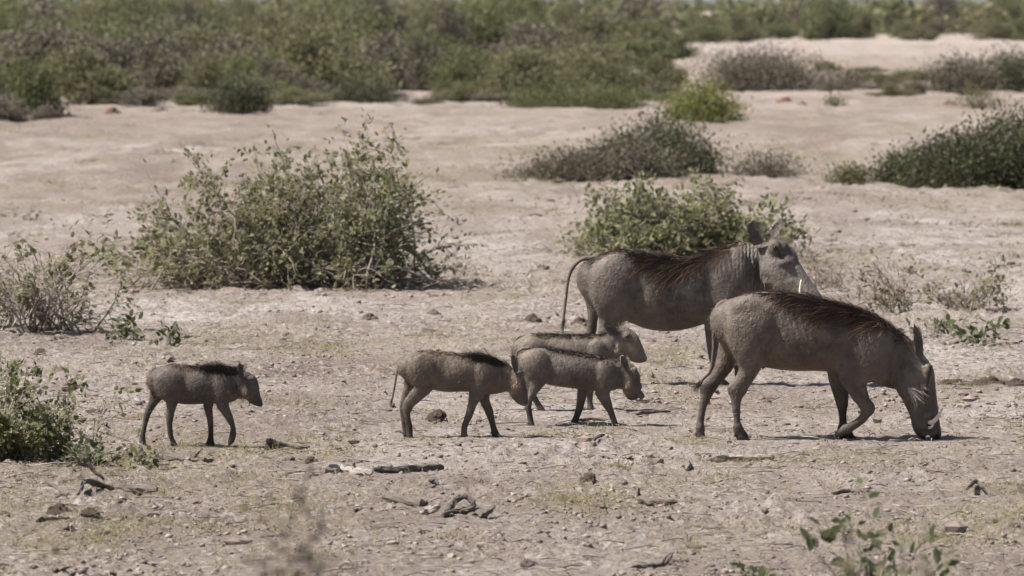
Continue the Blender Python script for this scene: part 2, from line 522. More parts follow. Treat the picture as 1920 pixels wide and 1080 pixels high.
def make_hills():
    xs = np.linspace(-5200, 5200, 140); vs = np.linspace(0, 1, 10)
    ridge = 150 + 60 * fbm(xs / 1500, xs * 0 + 3.3, 5, 4)
    X, Vv = np.meshgrid(xs, vs)
    Y = 6600 + 1500 * Vv + 200 * fbm(X / 800, Vv * 2, 8, 2)
    Z = -8 + ridge[None, :] * np.sin(Vv * math.pi) ** .8 + 14 * fbm(X / 300, Vv * 5, 9, 3) * np.sin(Vv * math.pi)
    ny, nx = X.shape
    i = np.arange(ny - 1)[:, None] * nx + np.arange(nx - 1)[None, :]
    f = np.stack([i, i + 1, i + nx + 1, i + nx], -1).reshape(-1, 4)
    m, n, l, p = mat('hill_bush')
    g = n.new('ShaderNodeNewGeometry').outputs['Position']
    l.new(mix(n, l, noise(n, l, .01, 5, .6, g), (.05, .055, .035), (.11, .10, .065)), p.inputs['Base Color'])
    p.inputs['Roughness'].default_value = 1
    obj('hills', mk_mesh('hills', np.stack([X.ravel(), Y.ravel(), Z.ravel()], 1), f), m, kind='structure')

make_hills()
HAZE = True
if HAZE:
    V = np.array([[x, y, z] for x in (-11500, 11500) for y in (-300, 9300) for z in (-12, 330)], float)
    Fq = np.array([[0, 1, 3, 2], [4, 6, 7, 5], [0, 4, 5, 1], [2, 3, 7, 6], [0, 2, 6, 4], [1, 5, 7, 3]])
    m = bpy.data.materials.new('haze_air'); m.use_nodes = True
    n = m.node_tree.nodes; n.remove(n['Principled BSDF'])
    pv = n.new('ShaderNodeVolumePrincipled'); pv.inputs['Color'].default_value = (.72, .84, 1, 1); pv.inputs['Density'].default_value = .00004
    pv.inputs['Anisotropy'].default_value = 0.2
    m.node_tree.links.new(pv.outputs[0], n['Material Output'].inputs['Volume'])
    obj('haze', mk_mesh('haze', V, Fq, False), m, kind='stuff')

# ------------------------------------------------------------------ warthogs: one continuous body grown from a distance field
def smin(a, b, k):
    h = np.clip(.5 + .5 * (b - a) / k, 0, 1)
    return b + (a - b) * h - k * h * (1 - h)

class Sculpt:
    """distance field on a grid; outlines are given in photo pixels through Z, then metres"""
    def __init__(self, lo, hi, vox):
        self.vox = vox
        self.lo = np.array(lo, float)
        self.n = np.ceil((np.array(hi) - self.lo) / vox).astype(int) + 1
        self.D = np.full(self.n, 1.0, np.float32)
    def sub(self, lo, hi, pad):
        a = np.clip(np.floor((np.array(lo) - pad - self.lo) / self.vox).astype(int), 0, self.n - 1)
        b = np.clip(np.ceil((np.array(hi) + pad - self.lo) / self.vox).astype(int) + 1, 1, self.n)
        s = tuple(slice(a[i], b[i]) for i in range(3))
        ax = [self.lo[i] + self.vox * np.arange(a[i], b[i], dtype=np.float32) for i in range(3)]
        return s, ax[0][:, None, None].astype(np.float32), ax[1][None, :, None].astype(np.float32), ax[2][None, None, :].astype(np.float32)
    def ell(self, c, r, k=.01, rot=0.0, carve=False):
        c = np.array(c, float); r = np.array(r, float); R_ = r.max()
        s, x, y, z = self.sub(c - R_, c + R_, k + 2 * self.vox)
        dx, dy, dz = x - c[0], y - c[1], z - c[2]
        ca, sa = math.cos(rot), math.sin(rot)
        u = ca * dx + sa * dz; v = -sa * dx + ca * dz
        k0 = np.sqrt((u / r[0]) ** 2 + (dy / r[1]) ** 2 + (v / r[2]) ** 2) + 1e-6
        k1 = np.sqrt((u / r[0] ** 2) ** 2 + (dy / r[1] ** 2) ** 2 + (v / r[2] ** 2) ** 2) + 1e-6
        d = k0 * (k0 - 1) / k1
        if carve:
            self.D[s] = -smin(-self.D[s], d, k)
        else:
            self.D[s] = smin(self.D[s], d, k)
    def cone(self, a, b, r1, r2, k=.01):
        a = np.array(a, float); b = np.array(b, float); rm = max(r1, r2)
        s, x, y, z = self.sub(np.minimum(a, b) - rm, np.maximum(a, b) + rm, k + 2 * self.vox)
        ab = b - a; L = ab @ ab + 1e-12
        h = np.clip(((x - a[0]) * ab[0] + (y - a[1]) * ab[1] + (z - a[2]) * ab[2]) / L, 0, 1)
        d = np.sqrt((x - a[0] - h * ab[0]) ** 2 + (y - a[1] - h * ab[1]) ** 2 + (z - a[2] - h * ab[2]) ** 2) - (r1 + (r2 - r1) * h)
        self.D[s] = smin(self.D[s], d, k)
    def loft(self, st, k=.012, n=4, cap=1.0):
        """st rows: dorsal x,z, ventral x,z, half width, lateral centre (metres)"""
        S = spline(st, n)
        P = S[:, 0:2]; Q = S[:, 2:4]; wd = np.maximum(S[:, 4], 1e-3); yc = S[:, 5]
        cen = np.stack([(P[:, 0] + Q[:, 0]) / 2, yc, (P[:, 1] + Q[:, 1]) / 2], 1)
        big = max(np.linalg.norm(P - Q, axis=1).max() / 2, wd.max())
        s, x, y, z = self.sub(cen.min(0) - big, cen.max(0) + big, k + 2 * self.vox)
        best = None
        for i in range(len(S) - 1):
            a, b = cen[i], cen[i + 1]
            ab = np.array([b[0] - a[0], b[2] - a[2]]); L = ab @ ab
            if L < 1e-12:
                continue
            t = ab / math.sqrt(L); nn = np.array([-t[1], t[0]])
            h0 = abs((P[i] - Q[i]) @ nn) / 2; h1 = abs((P[i + 1] - Q[i + 1]) @ nn) / 2
            hr = ((x - a[0]) * ab[0] + (z - a[2]) * ab[1]) / L
            h = np.clip(hr, 0, 1)
            e = (hr - h) * math.sqrt(L)
            v = (x - a[0]) * nn[0] + (z - a[2]) * nn[1]
            hh = h0 + (h1 - h0) * h + 1e-4; ww = wd[i] + (wd[i + 1] - wd[i]) * h
            er = np.minimum(hh, ww) * cap
            q0, q1, q2 = v / hh, (y - (a[1] + (b[1] - a[1]) * h)) / ww, e / er
            k0 = np.sqrt(q0 * q0 + q1 * q1 + q2 * q2) + 1e-6
            k1 = np.sqrt((q0 / hh) ** 2 + (q1 / ww) ** 2 + (q2 / er) ** 2) + 1e-6
            d = k0 * (k0 - 1) / k1
            best = d if best is None else np.minimum(best, d)
        self.D[s] = smin(self.D[s], best.astype(np.float32), k)
    def mesh(self):
        """naive surface nets"""
        D = self.D; ins = D < 0
        nx, ny, nz = D.shape
        acc = np.zeros((nx - 1, ny - 1, nz - 1, 3), np.float32); cnt = np.zeros((nx - 1, ny - 1, nz - 1), np.float32)
        sh = lambda a, dx, dy, dz: a[dx:nx - 1 + dx, dy:ny - 1 + dy, dz:nz - 1 + dz]
        cor = [(i, j, k) for i in (0, 1) for j in (0, 1) for k in (0, 1)]
        for c in cor:
            for ax in range(3):
                if c[ax] == 0:
                    d = list(c); d[ax] = 1
                    a = sh(D, *c); b = sh(D, *d)
                    m = (a < 0) != (b < 0)
                    t = np.where(m, a / np.where(m, a - b, 1), 0)
                    for q in range(3):
                        acc[..., q] += np.where(m, c[q] + (t if q == ax else 0), 0)
                    cnt += m
        cell = cnt > 0
        idx = np.full(cell.shape, -1, np.int64); idx[cell] = np.arange(cell.sum())
        base = np.argwhere(cell)
        V = (base + acc[cell] / cnt[cell][:, None]) * self.vox + self.lo
        faces = []
        for ax in range(3):
            o1, o2 = [(1, 2), (2, 0), (0, 1)][ax]
            sl0 = [slice(0, None)] * 3; sl1 = [slice(0, None)] * 3
            sl0[ax] = slice(0, -1); sl1[ax] = slice(1, None)
            a = ins[tuple(sl0)]; b = ins[tuple(sl1)]
            e = np.argwhere(a != b)
            e = e[(e[:, o1] > 0) & (e[:, o2] > 0) & (e[:, o1] < D.shape[o1] - 1) & (e[:, o2] < D.shape[o2] - 1)]
            flip = a[tuple(e.T)]
            def cid(d1, d2):
                q = e.copy(); q[:, o1] -= d1; q[:, o2] -= d2
                return idx[tuple(q.T)]
            f = np.stack([cid(0, 0), cid(1, 0), cid(1, 1), cid(0, 1)], 1)
            f[~flip] = f[~flip][:, ::-1]
            faces.append(f)
        return V, np.concatenate(faces)

def vnormals(V, Fq):
    n = np.cross(V[Fq[:, 2]] - V[Fq[:, 0]], V[Fq[:, 3]] - V[Fq[:, 1]])
    out = np.zeros_like(V)
    for i in range(4):
        np.add.at(out, Fq[:, i], n)
    return out / (np.linalg.norm(out, axis=1)[:, None] + 1e-12)

def strands(acc, root, d0, L, wid, bend=(0, 0, -.3), seg=3, rng=R, curl=.15):
    n = len(root)
    if n == 0:
        return
    d0 = d0 / (np.linalg.norm(d0, axis=1)[:, None] + 1e-9)
    side = np.cross(d0, rng.normal(size=(n, 3))); side /= np.linalg.norm(side, axis=1)[:, None] + 1e-9
    jit = rng.normal(size=(n, 3)) * curl
    L = np.broadcast_to(L, (n,)); wid = np.broadcast_to(wid, (n,))
    rows = []
    for i in range(seg + 1):
        t = i / seg
        p = root + L[:, None] * (t * d0 + t * t * (np.asarray(bend, float) + jit))
        ww = (wid * (1 - .85 * t))[:, None]
        rows.append(p - side * ww / 2); rows.append(p + side * ww / 2)
    V = np.stack(rows, 1)
    m = 2 * (seg + 1)
    base = (np.arange(n) * m)[:, None]
    f = np.concatenate([base + np.array([2 * i, 2 * i + 1, 2 * i + 3, 2 * i + 2]) for i in range(seg)])
    acc.add(V.reshape(-1, 3), f)

def ear_mesh(base, tip, side, width, cup=.5, thick=.005, nu=9, nv=7, shape=.55):
    base, tip, side = (np.array(q, float) for q in (base, tip, side))
    ax = tip - base
    side = side - ax * (side @ ax) / (ax @ ax); side /= np.linalg.norm(side)
    nrm = np.cross(side, ax / np.linalg.norm(ax))
    V = []; F_ = []
    for layer in (0, 1):
        for i in range(nu):
            u = i / (nu - 1)
            ww = width / 2 * max(.02, (1 - u) ** shape * (.55 + 1.25 * u) / .98)
            for j in range(nv):
                v = -1 + 2 * j / (nv - 1)
                th = thick * (1 - v * v) * (1 - u * .6)
                V.append(base + ax * u + side * v * ww * (1 - .12 * abs(v)) + nrm * (cup * ww * v * v + (th if layer else -th)) - nrm * .25 * width * u * u * cup)
    for layer in (0, 1):
        o = layer * nu * nv
        for i in range(nu - 1):
            for j in range(nv - 1):
                q = [o + i * nv + j, o + i * nv + j + 1, o + (i + 1) * nv + j + 1, o + (i + 1) * nv + j]
                F_.append(q if layer else q[::-1])
    V = np.array(V); n = len(V) // 2
    dk = np.concatenate([np.full(n, 0.0), np.clip((.22 if thick > .004 else .6) * (1 - np.abs(np.tile(np.linspace(-1, 1, nv), nu))), 0, 1)])
    z = np.zeros(len(V))
    return V, np.array(F_), {'dark': dk, 'pale': z, 'rust': z, 'fold': z}

def warthog(spec):
    rng = np.random.default_rng(spec['seed'])
    ox, oy, zs = spec['zoom']            # origin and enlargement of the view the outline was measured in
    bx, by = spec['base']                # photo pixel of the standing point
    g = G(bx, by)
    s = F / g[1]
    def X(zx): return ((ox + zx / zs) - bx) / s
    def Zh(zy): return (by - (oy + zy / zs)) / s
    k1 = 1 / (zs * s)
    P3 = lambda zx, zy, yl=0.0: np.array([X(zx), yl * k1, Zh(zy)])
    adult = spec['adult']
    vox = .0058 if adult else .0034
    def st(rows, y0=0.0):
        return np.array([[X(r[0]), Zh(r[1]), X(r[2]), Zh(r[3]), r[4] * k1, (r[5] if len(r) > 5 else y0) * k1] for r in rows])
    xs = [q for lf in spec['legs'] for r in lf[1] for q in (r[0], r[2])] + [q for r in spec['torso'] + spec['head'] for q in (r[0], r[2])]
    lo = [X(min(xs)) - .05, -.24 if adult else -.13, -.03]; hi = [X(max(xs)) + .06, .24 if adult else .13, Zh(min(min(r[1] for r in spec['torso']), min(r[1] for r in spec['head']))) + .06]
    S = Sculpt(lo, hi, vox)
    kk = .03 if adult else .015
    S.loft(st(spec['torso']), kk)
    S.loft(st(spec['head']), kk * .7, cap=.45)
    for (y0, rows, *kw) in spec['legs']:
        S.loft(st(rows, y0), kk * .75, cap=.5)
        # cloven hoof: two toes at the end of every leg, and dew claws behind
        r = rows[-1]; q = rows[-2]
        cxz = ((r[0] + r[2]) / 2, (r[1] + r[3]) / 2)
        if not (len(kw) and kw[0] == 'lifted'):
            for sg in (-1, 1):
                S.cone(P3(cxz[0] - .15 * abs(r[0] - r[2]), cxz[1] - 14, y0 + sg * r[4] * .55), P3(max(r[0], r[2]) + 2, cxz[1] + 2, y0 + sg * r[4] * .6), r[4] * k1 * .62, r[4] * k1 * .42, .004)
                S.cone(P3(min(q[0], q[2]) + 4, q[1] - 6, y0 + sg * r[4] * .5), P3(min(q[0], q[2]) - 8, q[1] + 16, y0 + sg * r[4] * .6), r[4] * k1 * .36, r[4] * k1 * .22, .004)
    for (c, rad, yl, *rest) in spec.get('lumps', []):
        sides = (-1, 1) if (not rest or rest[0] != 'mid') else (1,)
        off = spec.get('head_y', 0)
        for sg in sides:
            mus = max(rad) > 82
            S.ell(P3(c[0], c[1], (yl - (3 if adult else 2) * mus) * sg + (spec['yaw_of'](c[0]) if 'yaw_of' in spec else 0)), (rad[0] * k1, rad[1] * k1, rad[2] * k1), kk * (1.0 if mus else .45))
    for (a, b, r1, r2, yl) in spec.get('cones', []):
        S.cone(P3(*a, yl), P3(*b, yl), r1 * k1, r2 * k1, kk * .4)
    for (c, rad, yl) in spec.get('carve', []):
        for sg in (-1, 1):
            S.ell(P3(c[0], c[1], yl * sg + (spec['yaw_of'](c[0]) if 'yaw_of' in spec else 0)), (rad[0] * k1, rad[1] * k1, rad[2] * k1), kk * .3, 0, True)
    V, Fq = S.mesh()
    # soften voxel steps
    for _ in range(2):
        sm = np.zeros_like(V); c = np.zeros(len(V))
        for i in range(4):
            np.add.at(sm, Fq[:, i], V[Fq[:, (i + 1) % 4]] + V[Fq[:, (i - 1) % 4]]); np.add.at(c, Fq[:, i], 2)
        V = V * .5 + .5 * sm / c[:, None]
    Nn = vnormals(V, Fq)
    zx = ((V[:, 0] * s + bx) - ox) * zs; zy = ((by - V[:, 2] * s) - oy) * zs
    at = {q: np.zeros(len(V)) for q in ('dark', 'pale', 'rust', 'fold')}
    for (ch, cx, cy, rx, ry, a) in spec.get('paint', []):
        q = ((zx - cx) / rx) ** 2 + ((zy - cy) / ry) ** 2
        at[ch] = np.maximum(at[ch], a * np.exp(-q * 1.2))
    for (pts, rad, a) in spec.get('lines', []):
        pl = spline(np.array(pts, float), 6)
        d = np.min(np.hypot(zx[:, None] - pl[None, :, 0], zy[:, None] - pl[None, :, 1]), 1)
        at['dark'] = np.maximum(at['dark'], a * (1 - sstep(rad * .6, rad * 1.5, d)) * (np.abs(V[:, 1] / k1) > 12))
    hl = spec['leg_dark']
    at['dark'] = np.maximum(at['dark'], hl[2] * (1 - sstep(hl[0], hl[1], V[:, 2])))
    hf = .034 if adult else .018
    at['dark'] = np.maximum(at['dark'], .95 * (1 - sstep(hf * .8, hf * 1.1, V[:, 2])))
    # dorsal stripe colour under the mane
    top = np.interp(zx, [r[0] for r in spec['torso']], [r[1] for r in spec['torso']])
    dd = (zy - top) * k1
    ms = spec['mane']
    band = np.interp(zx, [q[0] for q in ms['pts']], [q[1] for q in ms['pts']]) if 'pts' in ms else np.full(len(V), ms['band'])
    inm = sstep(ms['x0'], ms['x0'] + 60, zx) * (1 - sstep(ms['x1'] - 20, ms['x1'] + 40, zx))
    at['rust'] = np.maximum(at['rust'], inm * (1 - sstep(band * .4, band * 1.3, dd)) * ms.get('rust', .8) * (Nn[:, 2] > -.2))
    root = thing('warthog', spec['label'], 'warthog', tuple(g), 0, spec.get('group'))
    hide = M['hide'] if adult else M['hide_young']
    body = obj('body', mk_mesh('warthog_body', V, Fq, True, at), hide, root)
    tone = spec.get('tone', (1, 1, 1)) + (1,) if len(spec.get('tone', (1, 1, 1))) == 3 else spec['tone']
    body.color = tone
    # mane
    acc = Acc(); acc2 = Acc()
    wgt = inm * (1 - sstep(band * .15, band, np.maximum(dd, 0))) * (.4 + band / band.max()) * (Nn[:, 2] > .05) * (zy < top + 400)
    if 'crest' in ms:
        wgt = wgt * (1 + 2.0 * np.exp(-((zx - ms['crest'][0]) / ms['crest'][1]) ** 2))
    wgt = wgt / wgt.sum()
    pick = rng.choice(len(V), ms['n'], p=wgt)
    ro = V[pick]; nn = Nn[pick]
    back = np.array([-1.0, 0, 0])
    dirv = nn * ms.get('lift', .35) + back * ms.get('sweep', 1.0) + np.stack([np.zeros(len(ro)), np.sign(ro[:, 1]) * .35 + rng.normal(0, .2, len(ro)), np.full(len(ro), ms.get('fall', -.1))], 1) + rng.normal(0, .12, ro.shape)
    cl1 = perlin(zx[pick] / 34, zy[pick] / 60 + V[pick, 1] * 30, 61); cl2 = perlin(zx[pick] / 28, zy[pick] / 50 + V[pick, 1] * 30, 62)
    cl2 = cl2 * (1 if adult else .4)
    dirv[:, 2] += cl1 * (.38 if adult else .12); dirv[:, 0] += cl2 * .3
    dirv /= np.linalg.norm(dirv, axis=1)[:, None]
    dn = (dirv * nn).sum(1)
    dirv = dirv - nn * (dn - ms.get('stand', .16) * rng.uniform(.3, 1.6, len(ro)))[:, None] * (dn < .2)[:, None]
    ed = sstep(ms['x0'], ms['x0'] + 250, zx[pick])
    LL = ms['len'] * (1 + .45 * cl2) * rng.uniform(.5, 1.15, len(ro)) * (.4 + .6 * np.clip(band[pick] / band.max(), 0, 1))
    if 'crest' in ms:
        cr = np.exp(-((zx[pick] - ms['crest'][0]) / ms['crest'][1]) ** 2)
        LL = LL * (.55 + .9 * cr)
        dirv += nn * (cr * ms['crest'][2])[:, None]
    out = dd[pick] > band[pick] * rng.uniform(.3, .7, len(ro))
    bd = np.tile(np.array([-.1, 0, ms.get('droop', -.25)]), (len(ro), 1))
    bn = np.minimum((bd * nn).sum(1), 0)
    bd = bd - nn * bn[:, None] * .85
    wd = ms.get('wid', .0026 if adult else .0016)
    strands(acc, ro[~out] - nn[~out] * .003, dirv[~out], LL[~out], wd, bd[~out], 3, rng)
    strands(acc2, ro[out] - nn[out] * .003, dirv[out], LL[out] * .9, wd, bd[out], 3, rng)
    if acc.n:
        obj('mane', acc.mesh('mane', True), M['mane'] if adult else M['mane_young'], root, 'stuff')
    if acc2.n:
        obj('mane_fringe', acc2.mesh('mane_fringe', True), M['mane_rust'] if adult else M['mane_young'], root, 'stuff')
    # body bristles
    acc = Acc()
    area = (Nn[:, 2] > -.55) & (V[:, 2] > (.30 if adult else .13))
    pick = rng.choice(np.nonzero(area)[0], spec.get('fuzz', 5000) if not adult else 4500)
    ro = V[pick]; nn = Nn[pick]
    dv = np.stack([np.full(len(ro), -.8), np.zeros(len(ro)), np.full(len(ro), -.35)], 1) + nn * .38 + rng.normal(0, .25, ro.shape)
    strands(acc, ro - nn * .001, dv, rng.uniform(.010, .024, len(ro)) * (1.0 if adult else .85), .0010 if adult else .0009, (0, 0, -.2), 2, rng)
    obj('bristle', acc.mesh('bristle', True), M['fuzz'], root, 'stuff')
    # ears
    for e in spec['ears']:
        Ve, Fe, ae = ear_mesh(P3(*e['base']), P3(*e['tip']), e['side'], e['w'] * k1, e.get('cup', .5), .006 if adult else .003, shape=e.get('shape', .55))
        eo = obj('ear', mk_mesh('ear', Ve, Fe, True, ae), hide, root)
        eo.color = tone
        acc = Acc()
        pk = rng.choice(len(Ve) // 2, 70) + len(Ve) // 2
        b, t = P3(*e['base']), P3(*e['tip'])
        strands(acc, Ve[pk], (t - b)[None, :] / np.linalg.norm(t - b) * .4 + rng.normal(0, .6, (70, 3)), .03 if adult else .014, .0016, (0, 0, -.3), 2, rng)
        obj('ear_hair', acc.mesh('ear_hair'), M['fuzz'], eo, 'stuff')
    # tail with its tuft
    tp = np.array([[X(a), yy * k1, Zh(b), r * k1] for (a, b, yy, r) in spec['tail']])
    tp = spline(tp, 5)
    acc = Acc(); tube(acc, tp[:, :3], tp[:, 3], 8)
    me = acc.mesh('tail'); 
    for q in ('dark', 'pale', 'rust', 'fold'):
        a_ = me.attributes.new(q, 'FLOAT', 'POINT')
    to = obj('tail', me, hide, root); to.color = tone
    acc = Acc(); nT = 90 if adult else 40
    e1 = tp[-1, :3]; e0 = tp[-6, :3]; tt = rng.uniform(0, 1, nT)[:, None]
    dv = (e1 - e0) / np.linalg.norm(e1 - e0)
    strands(acc, e0 + (e1 - e0) * tt, dv + rng.normal(0, .22, (nT, 3)), spec.get('tuft', .06), .0028 if adult else .0016, (0, 0, -.2), 3, rng)
    obj('tuft', acc.mesh('tuft'), M['mane'], to, 'stuff')
    # eyes
    iv, if_ = ico(2)
    for (a, b, yy, r) in spec['eyes']:
        V_ = iv * r * k1 + P3(a, b, yy)
        obj('eye', mk_mesh('eye', V_, if_), M['eye'], root)
    for tk in spec.get('tusks', []):
        tp = spline(np.array([[X(a), yy * k1, Zh(b), r * k1] for (a, b, yy, r) in tk]), 4)
        acc = Acc(); tube(acc, tp[:, :3], tp[:, 3], 8)
        obj('tusk', acc.mesh('tusk'), M['ivory'], root)
    if 'whisk' in spec:
        acc = Acc()
        for (a, b, yy, dx, dz, n_, L_) in spec['whisk']:
            ro = P3(a, b, yy) + rng.normal(0, .007, (n_, 3))
            strands(acc, ro, np.array([dx, -.5, dz]) + rng.normal(0, .35, (n_, 3)), L_ * rng.uniform(.5, 1.1, n_), .0018, (0, 0, -.35), 3, rng)
        obj('whisker_tuft', acc.mesh('whisker_tuft'), M['white_hair'] if adult else M['cheek_hair'], root, 'stuff')
    return root

grazing = dict(
    seed=1, adult=True, tone=(1.04, 1.0, .97), zoom=(1240, 500, 3.0), base=(1515, 823), group='warthogs walking across the dusty plain',
    label='adult warthog grazing head down in front, bent foreleg, rust brown mane',
    torso=[(322, 215, 345, 330, 55), (365, 168, 400, 440, 108), (440, 142, 500, 520, 132), (520, 130, 580, 556, 140), (620, 137, 650, 576, 126), (740, 155, 760, 588, 142), (860, 175, 880, 588, 152),
           (980, 200, 990, 598, 132), (1080, 222, 1080, 630, 124), (1180, 268, 1190, 665, 122), (1270, 325, 1260, 686, 104), (1350, 380, 1310, 696, 86), (1415, 430, 1345, 680, 70)],
    head=[(1440, 410, 1340, 560, 56), (1490, 480, 1322, 620, 72), (1522, 535, 1320, 690, 80), (1530, 610, 1345, 745, 74), (1538, 680, 1375, 800, 64), (1550, 760, 1402, 860, 55), (1562, 840, 1412, 905, 52), (1571, 900, 1432, 936, 52), (1579, 945, 1478, 952, 50)],
    legs=[
        (-80, [(640, 330, 350, 300, 56), (630, 440, 385, 400, 62), (575, 535, 422, 520, 52), (530, 610, 425, 590, 40), (485, 685, 374, 675, 28), (452, 745, 384, 720, 23), (442, 800, 395, 790, 18), (442, 860, 404, 860, 17), (455, 905, 402, 905, 20), (482, 940, 410, 938, 21), (494, 966, 420, 972, 20)]),
        (80, [(470, 330, 335, 330, 56), (450, 450, 322, 450, 58), (420, 545, 297, 560, 48), (365, 625, 256, 632, 34), (305, 705, 224, 672, 26), (275, 760, 220, 742, 21), (255, 800, 212, 800, 19), (243, 870, 200, 868, 18), (240, 915, 196, 910, 19), (246, 940, 196, 945, 21), (248, 966, 197, 972, 20)]),
        (-84, [(1290, 400, 1140, 330, 36), (1260, 520, 1050, 470, 52), (1200, 600, 985, 580, 52), (1160, 660, 1012, 640, 42), (1172, 730, 1065, 725, 32), (1190, 790, 1112, 790, 27), (1155, 858, 1108, 832, 22), (1102, 902, 1062, 868, 18), (1058, 930, 1015, 892, 19), (1005, 950, 985, 912, 18), (985, 958, 970, 935, 15)], 'lifted'),
        (78, [(1090, 560, 930, 580, 42), (1075, 660, 945, 640, 34), (1060, 720, 968, 720, 28), (1050, 800, 994, 806, 21), (1046, 860, 1003, 868, 17), (1060, 915, 998, 915, 20), (1080, 940, 998, 940, 22), (1092, 962, 1000, 965, 22)]),
    ],
    lumps=[((1400, 660), (62, 40, 85), 52), ((1498, 575), (26, 26, 40), 62), ((1475, 640), (30, 20, 34), 70), ((1500, 828), (36, 30, 34), 48), ((1462, 895), (36, 26, 34), 34), ((1195, 450), (95, 52, 160), 108), ((1225, 590), (60, 36, 70), 96), ((495, 365), (125, 58, 185), 108), ((470, 225), (80, 40, 60), 108), ((1395, 650), (70, 40, 100), 62), ((388, 684), (20, 16, 26), -82, 'mid'), ((238, 676), (20, 16, 26), 80, 'mid'), ((1172, 792), (27, 22, 36), -84, 'mid'), ((1022, 770), (30, 22, 34), 78, 'mid'), ((428, 905), (27, 20, 24), -80, 'mid'), ((220, 912), (25, 20, 22), 80, 'mid'), ((1040, 905), (30, 20, 24), -84, 'mid'), ((1026, 915), (30, 20, 24), 78, 'mid')],
    cones=[((572, 555), (567, 584), 9, 4, -20), ((1540, 915), (1542, 940), 34, 36, 0)],
    carve=[((1545, 956), (10, 12, 12), 24), ((1500, 962), (12, 60, 16), 0), ((1508, 900), (7, 30, 46), 60), ((662, 420), (34, 60, 150), 186), ((1015, 480), (36, 60, 120), 184), ((1345, 540), (28, 50, 120), 120), ((1490, 925), (40, 14, 8), 52)],
    paint=[('dark', 1540, 962, 45, 20, .7), ('pale', 1380, 620, 70, 90, .25), ('pale', 1225, 420, 70, 90, .25), ('pale', 480, 200, 130, 50, .25), ('pale', 1500, 830, 35, 30, .4), ('pale', 1455, 570, 60, 60, .35), ('dark', 1440, 790, 60, 60, .35), ('dark', 1350, 560, 30, 120, .3), ('rust', 760, 540, 220, 60, .35)],  # head marks put the lit cheek and shaded muzzle into the hide colour
    lines=[([(1512, 545), (1505, 600), (1492, 660), (1484, 735)], 7.5, 1.0), ([(1518, 840), (1505, 880), (1500, 940)], 4, .9)],
    leg_dark=(.03, .26, .6),
    mane=dict(x0=330, x1=1400, pts=[(380, .012), (560, .02), (700, .048), (1000, .085), (1120, .08), (1250, .045), (1400, .03)], n=6200, len=.125, lift=.1, sweep=1.0, fall=-.25, droop=-.35, rust=.9, stand=.09),
    ears=[dict(base=(1445, 500, -50), tip=(1424, 322, -62), side=(1, .55, 0), w=78, cup=.55), dict(base=(1455, 480, 50), tip=(1450, 340, 75), side=(1, -.55, 0), w=74, cup=.55)],
    tail=[(372, 196, 0, 20), (330, 212, -14, 19), (305, 258, -24, 17), (295, 350, -24, 14), (294, 470, -10, 12), (276, 580, 0, 10), (243, 622, 0, 8), (212, 655, 0, 7)], tuft=.05,
    eyes=[(1512, 556, -90, 10), (1512, 556, 84, 9)],
    tusks=[[(1505, 872, -46, 14), (1525, 868, -62, 14), (1552, 840, -74, 12), (1580, 790, -70, 3)], [(1502, 905, -44, 9), (1520, 895, -56, 8), (1538, 862, -60, 2)], [(1505, 872, 46, 12), (1525, 868, 62, 12), (1548, 840, 70, 9), (1567, 798, 66, 2)]],
    whisk=[(1392, 685, -106, .9, -.15, 70, .065), (1400, 700, -104, .7, -.6, 40, .06), (1460, 665, -100, .7, .1, 14, .05)],
)
def yawB(zx): return -max(0.0, (zx - 1400)) * .38
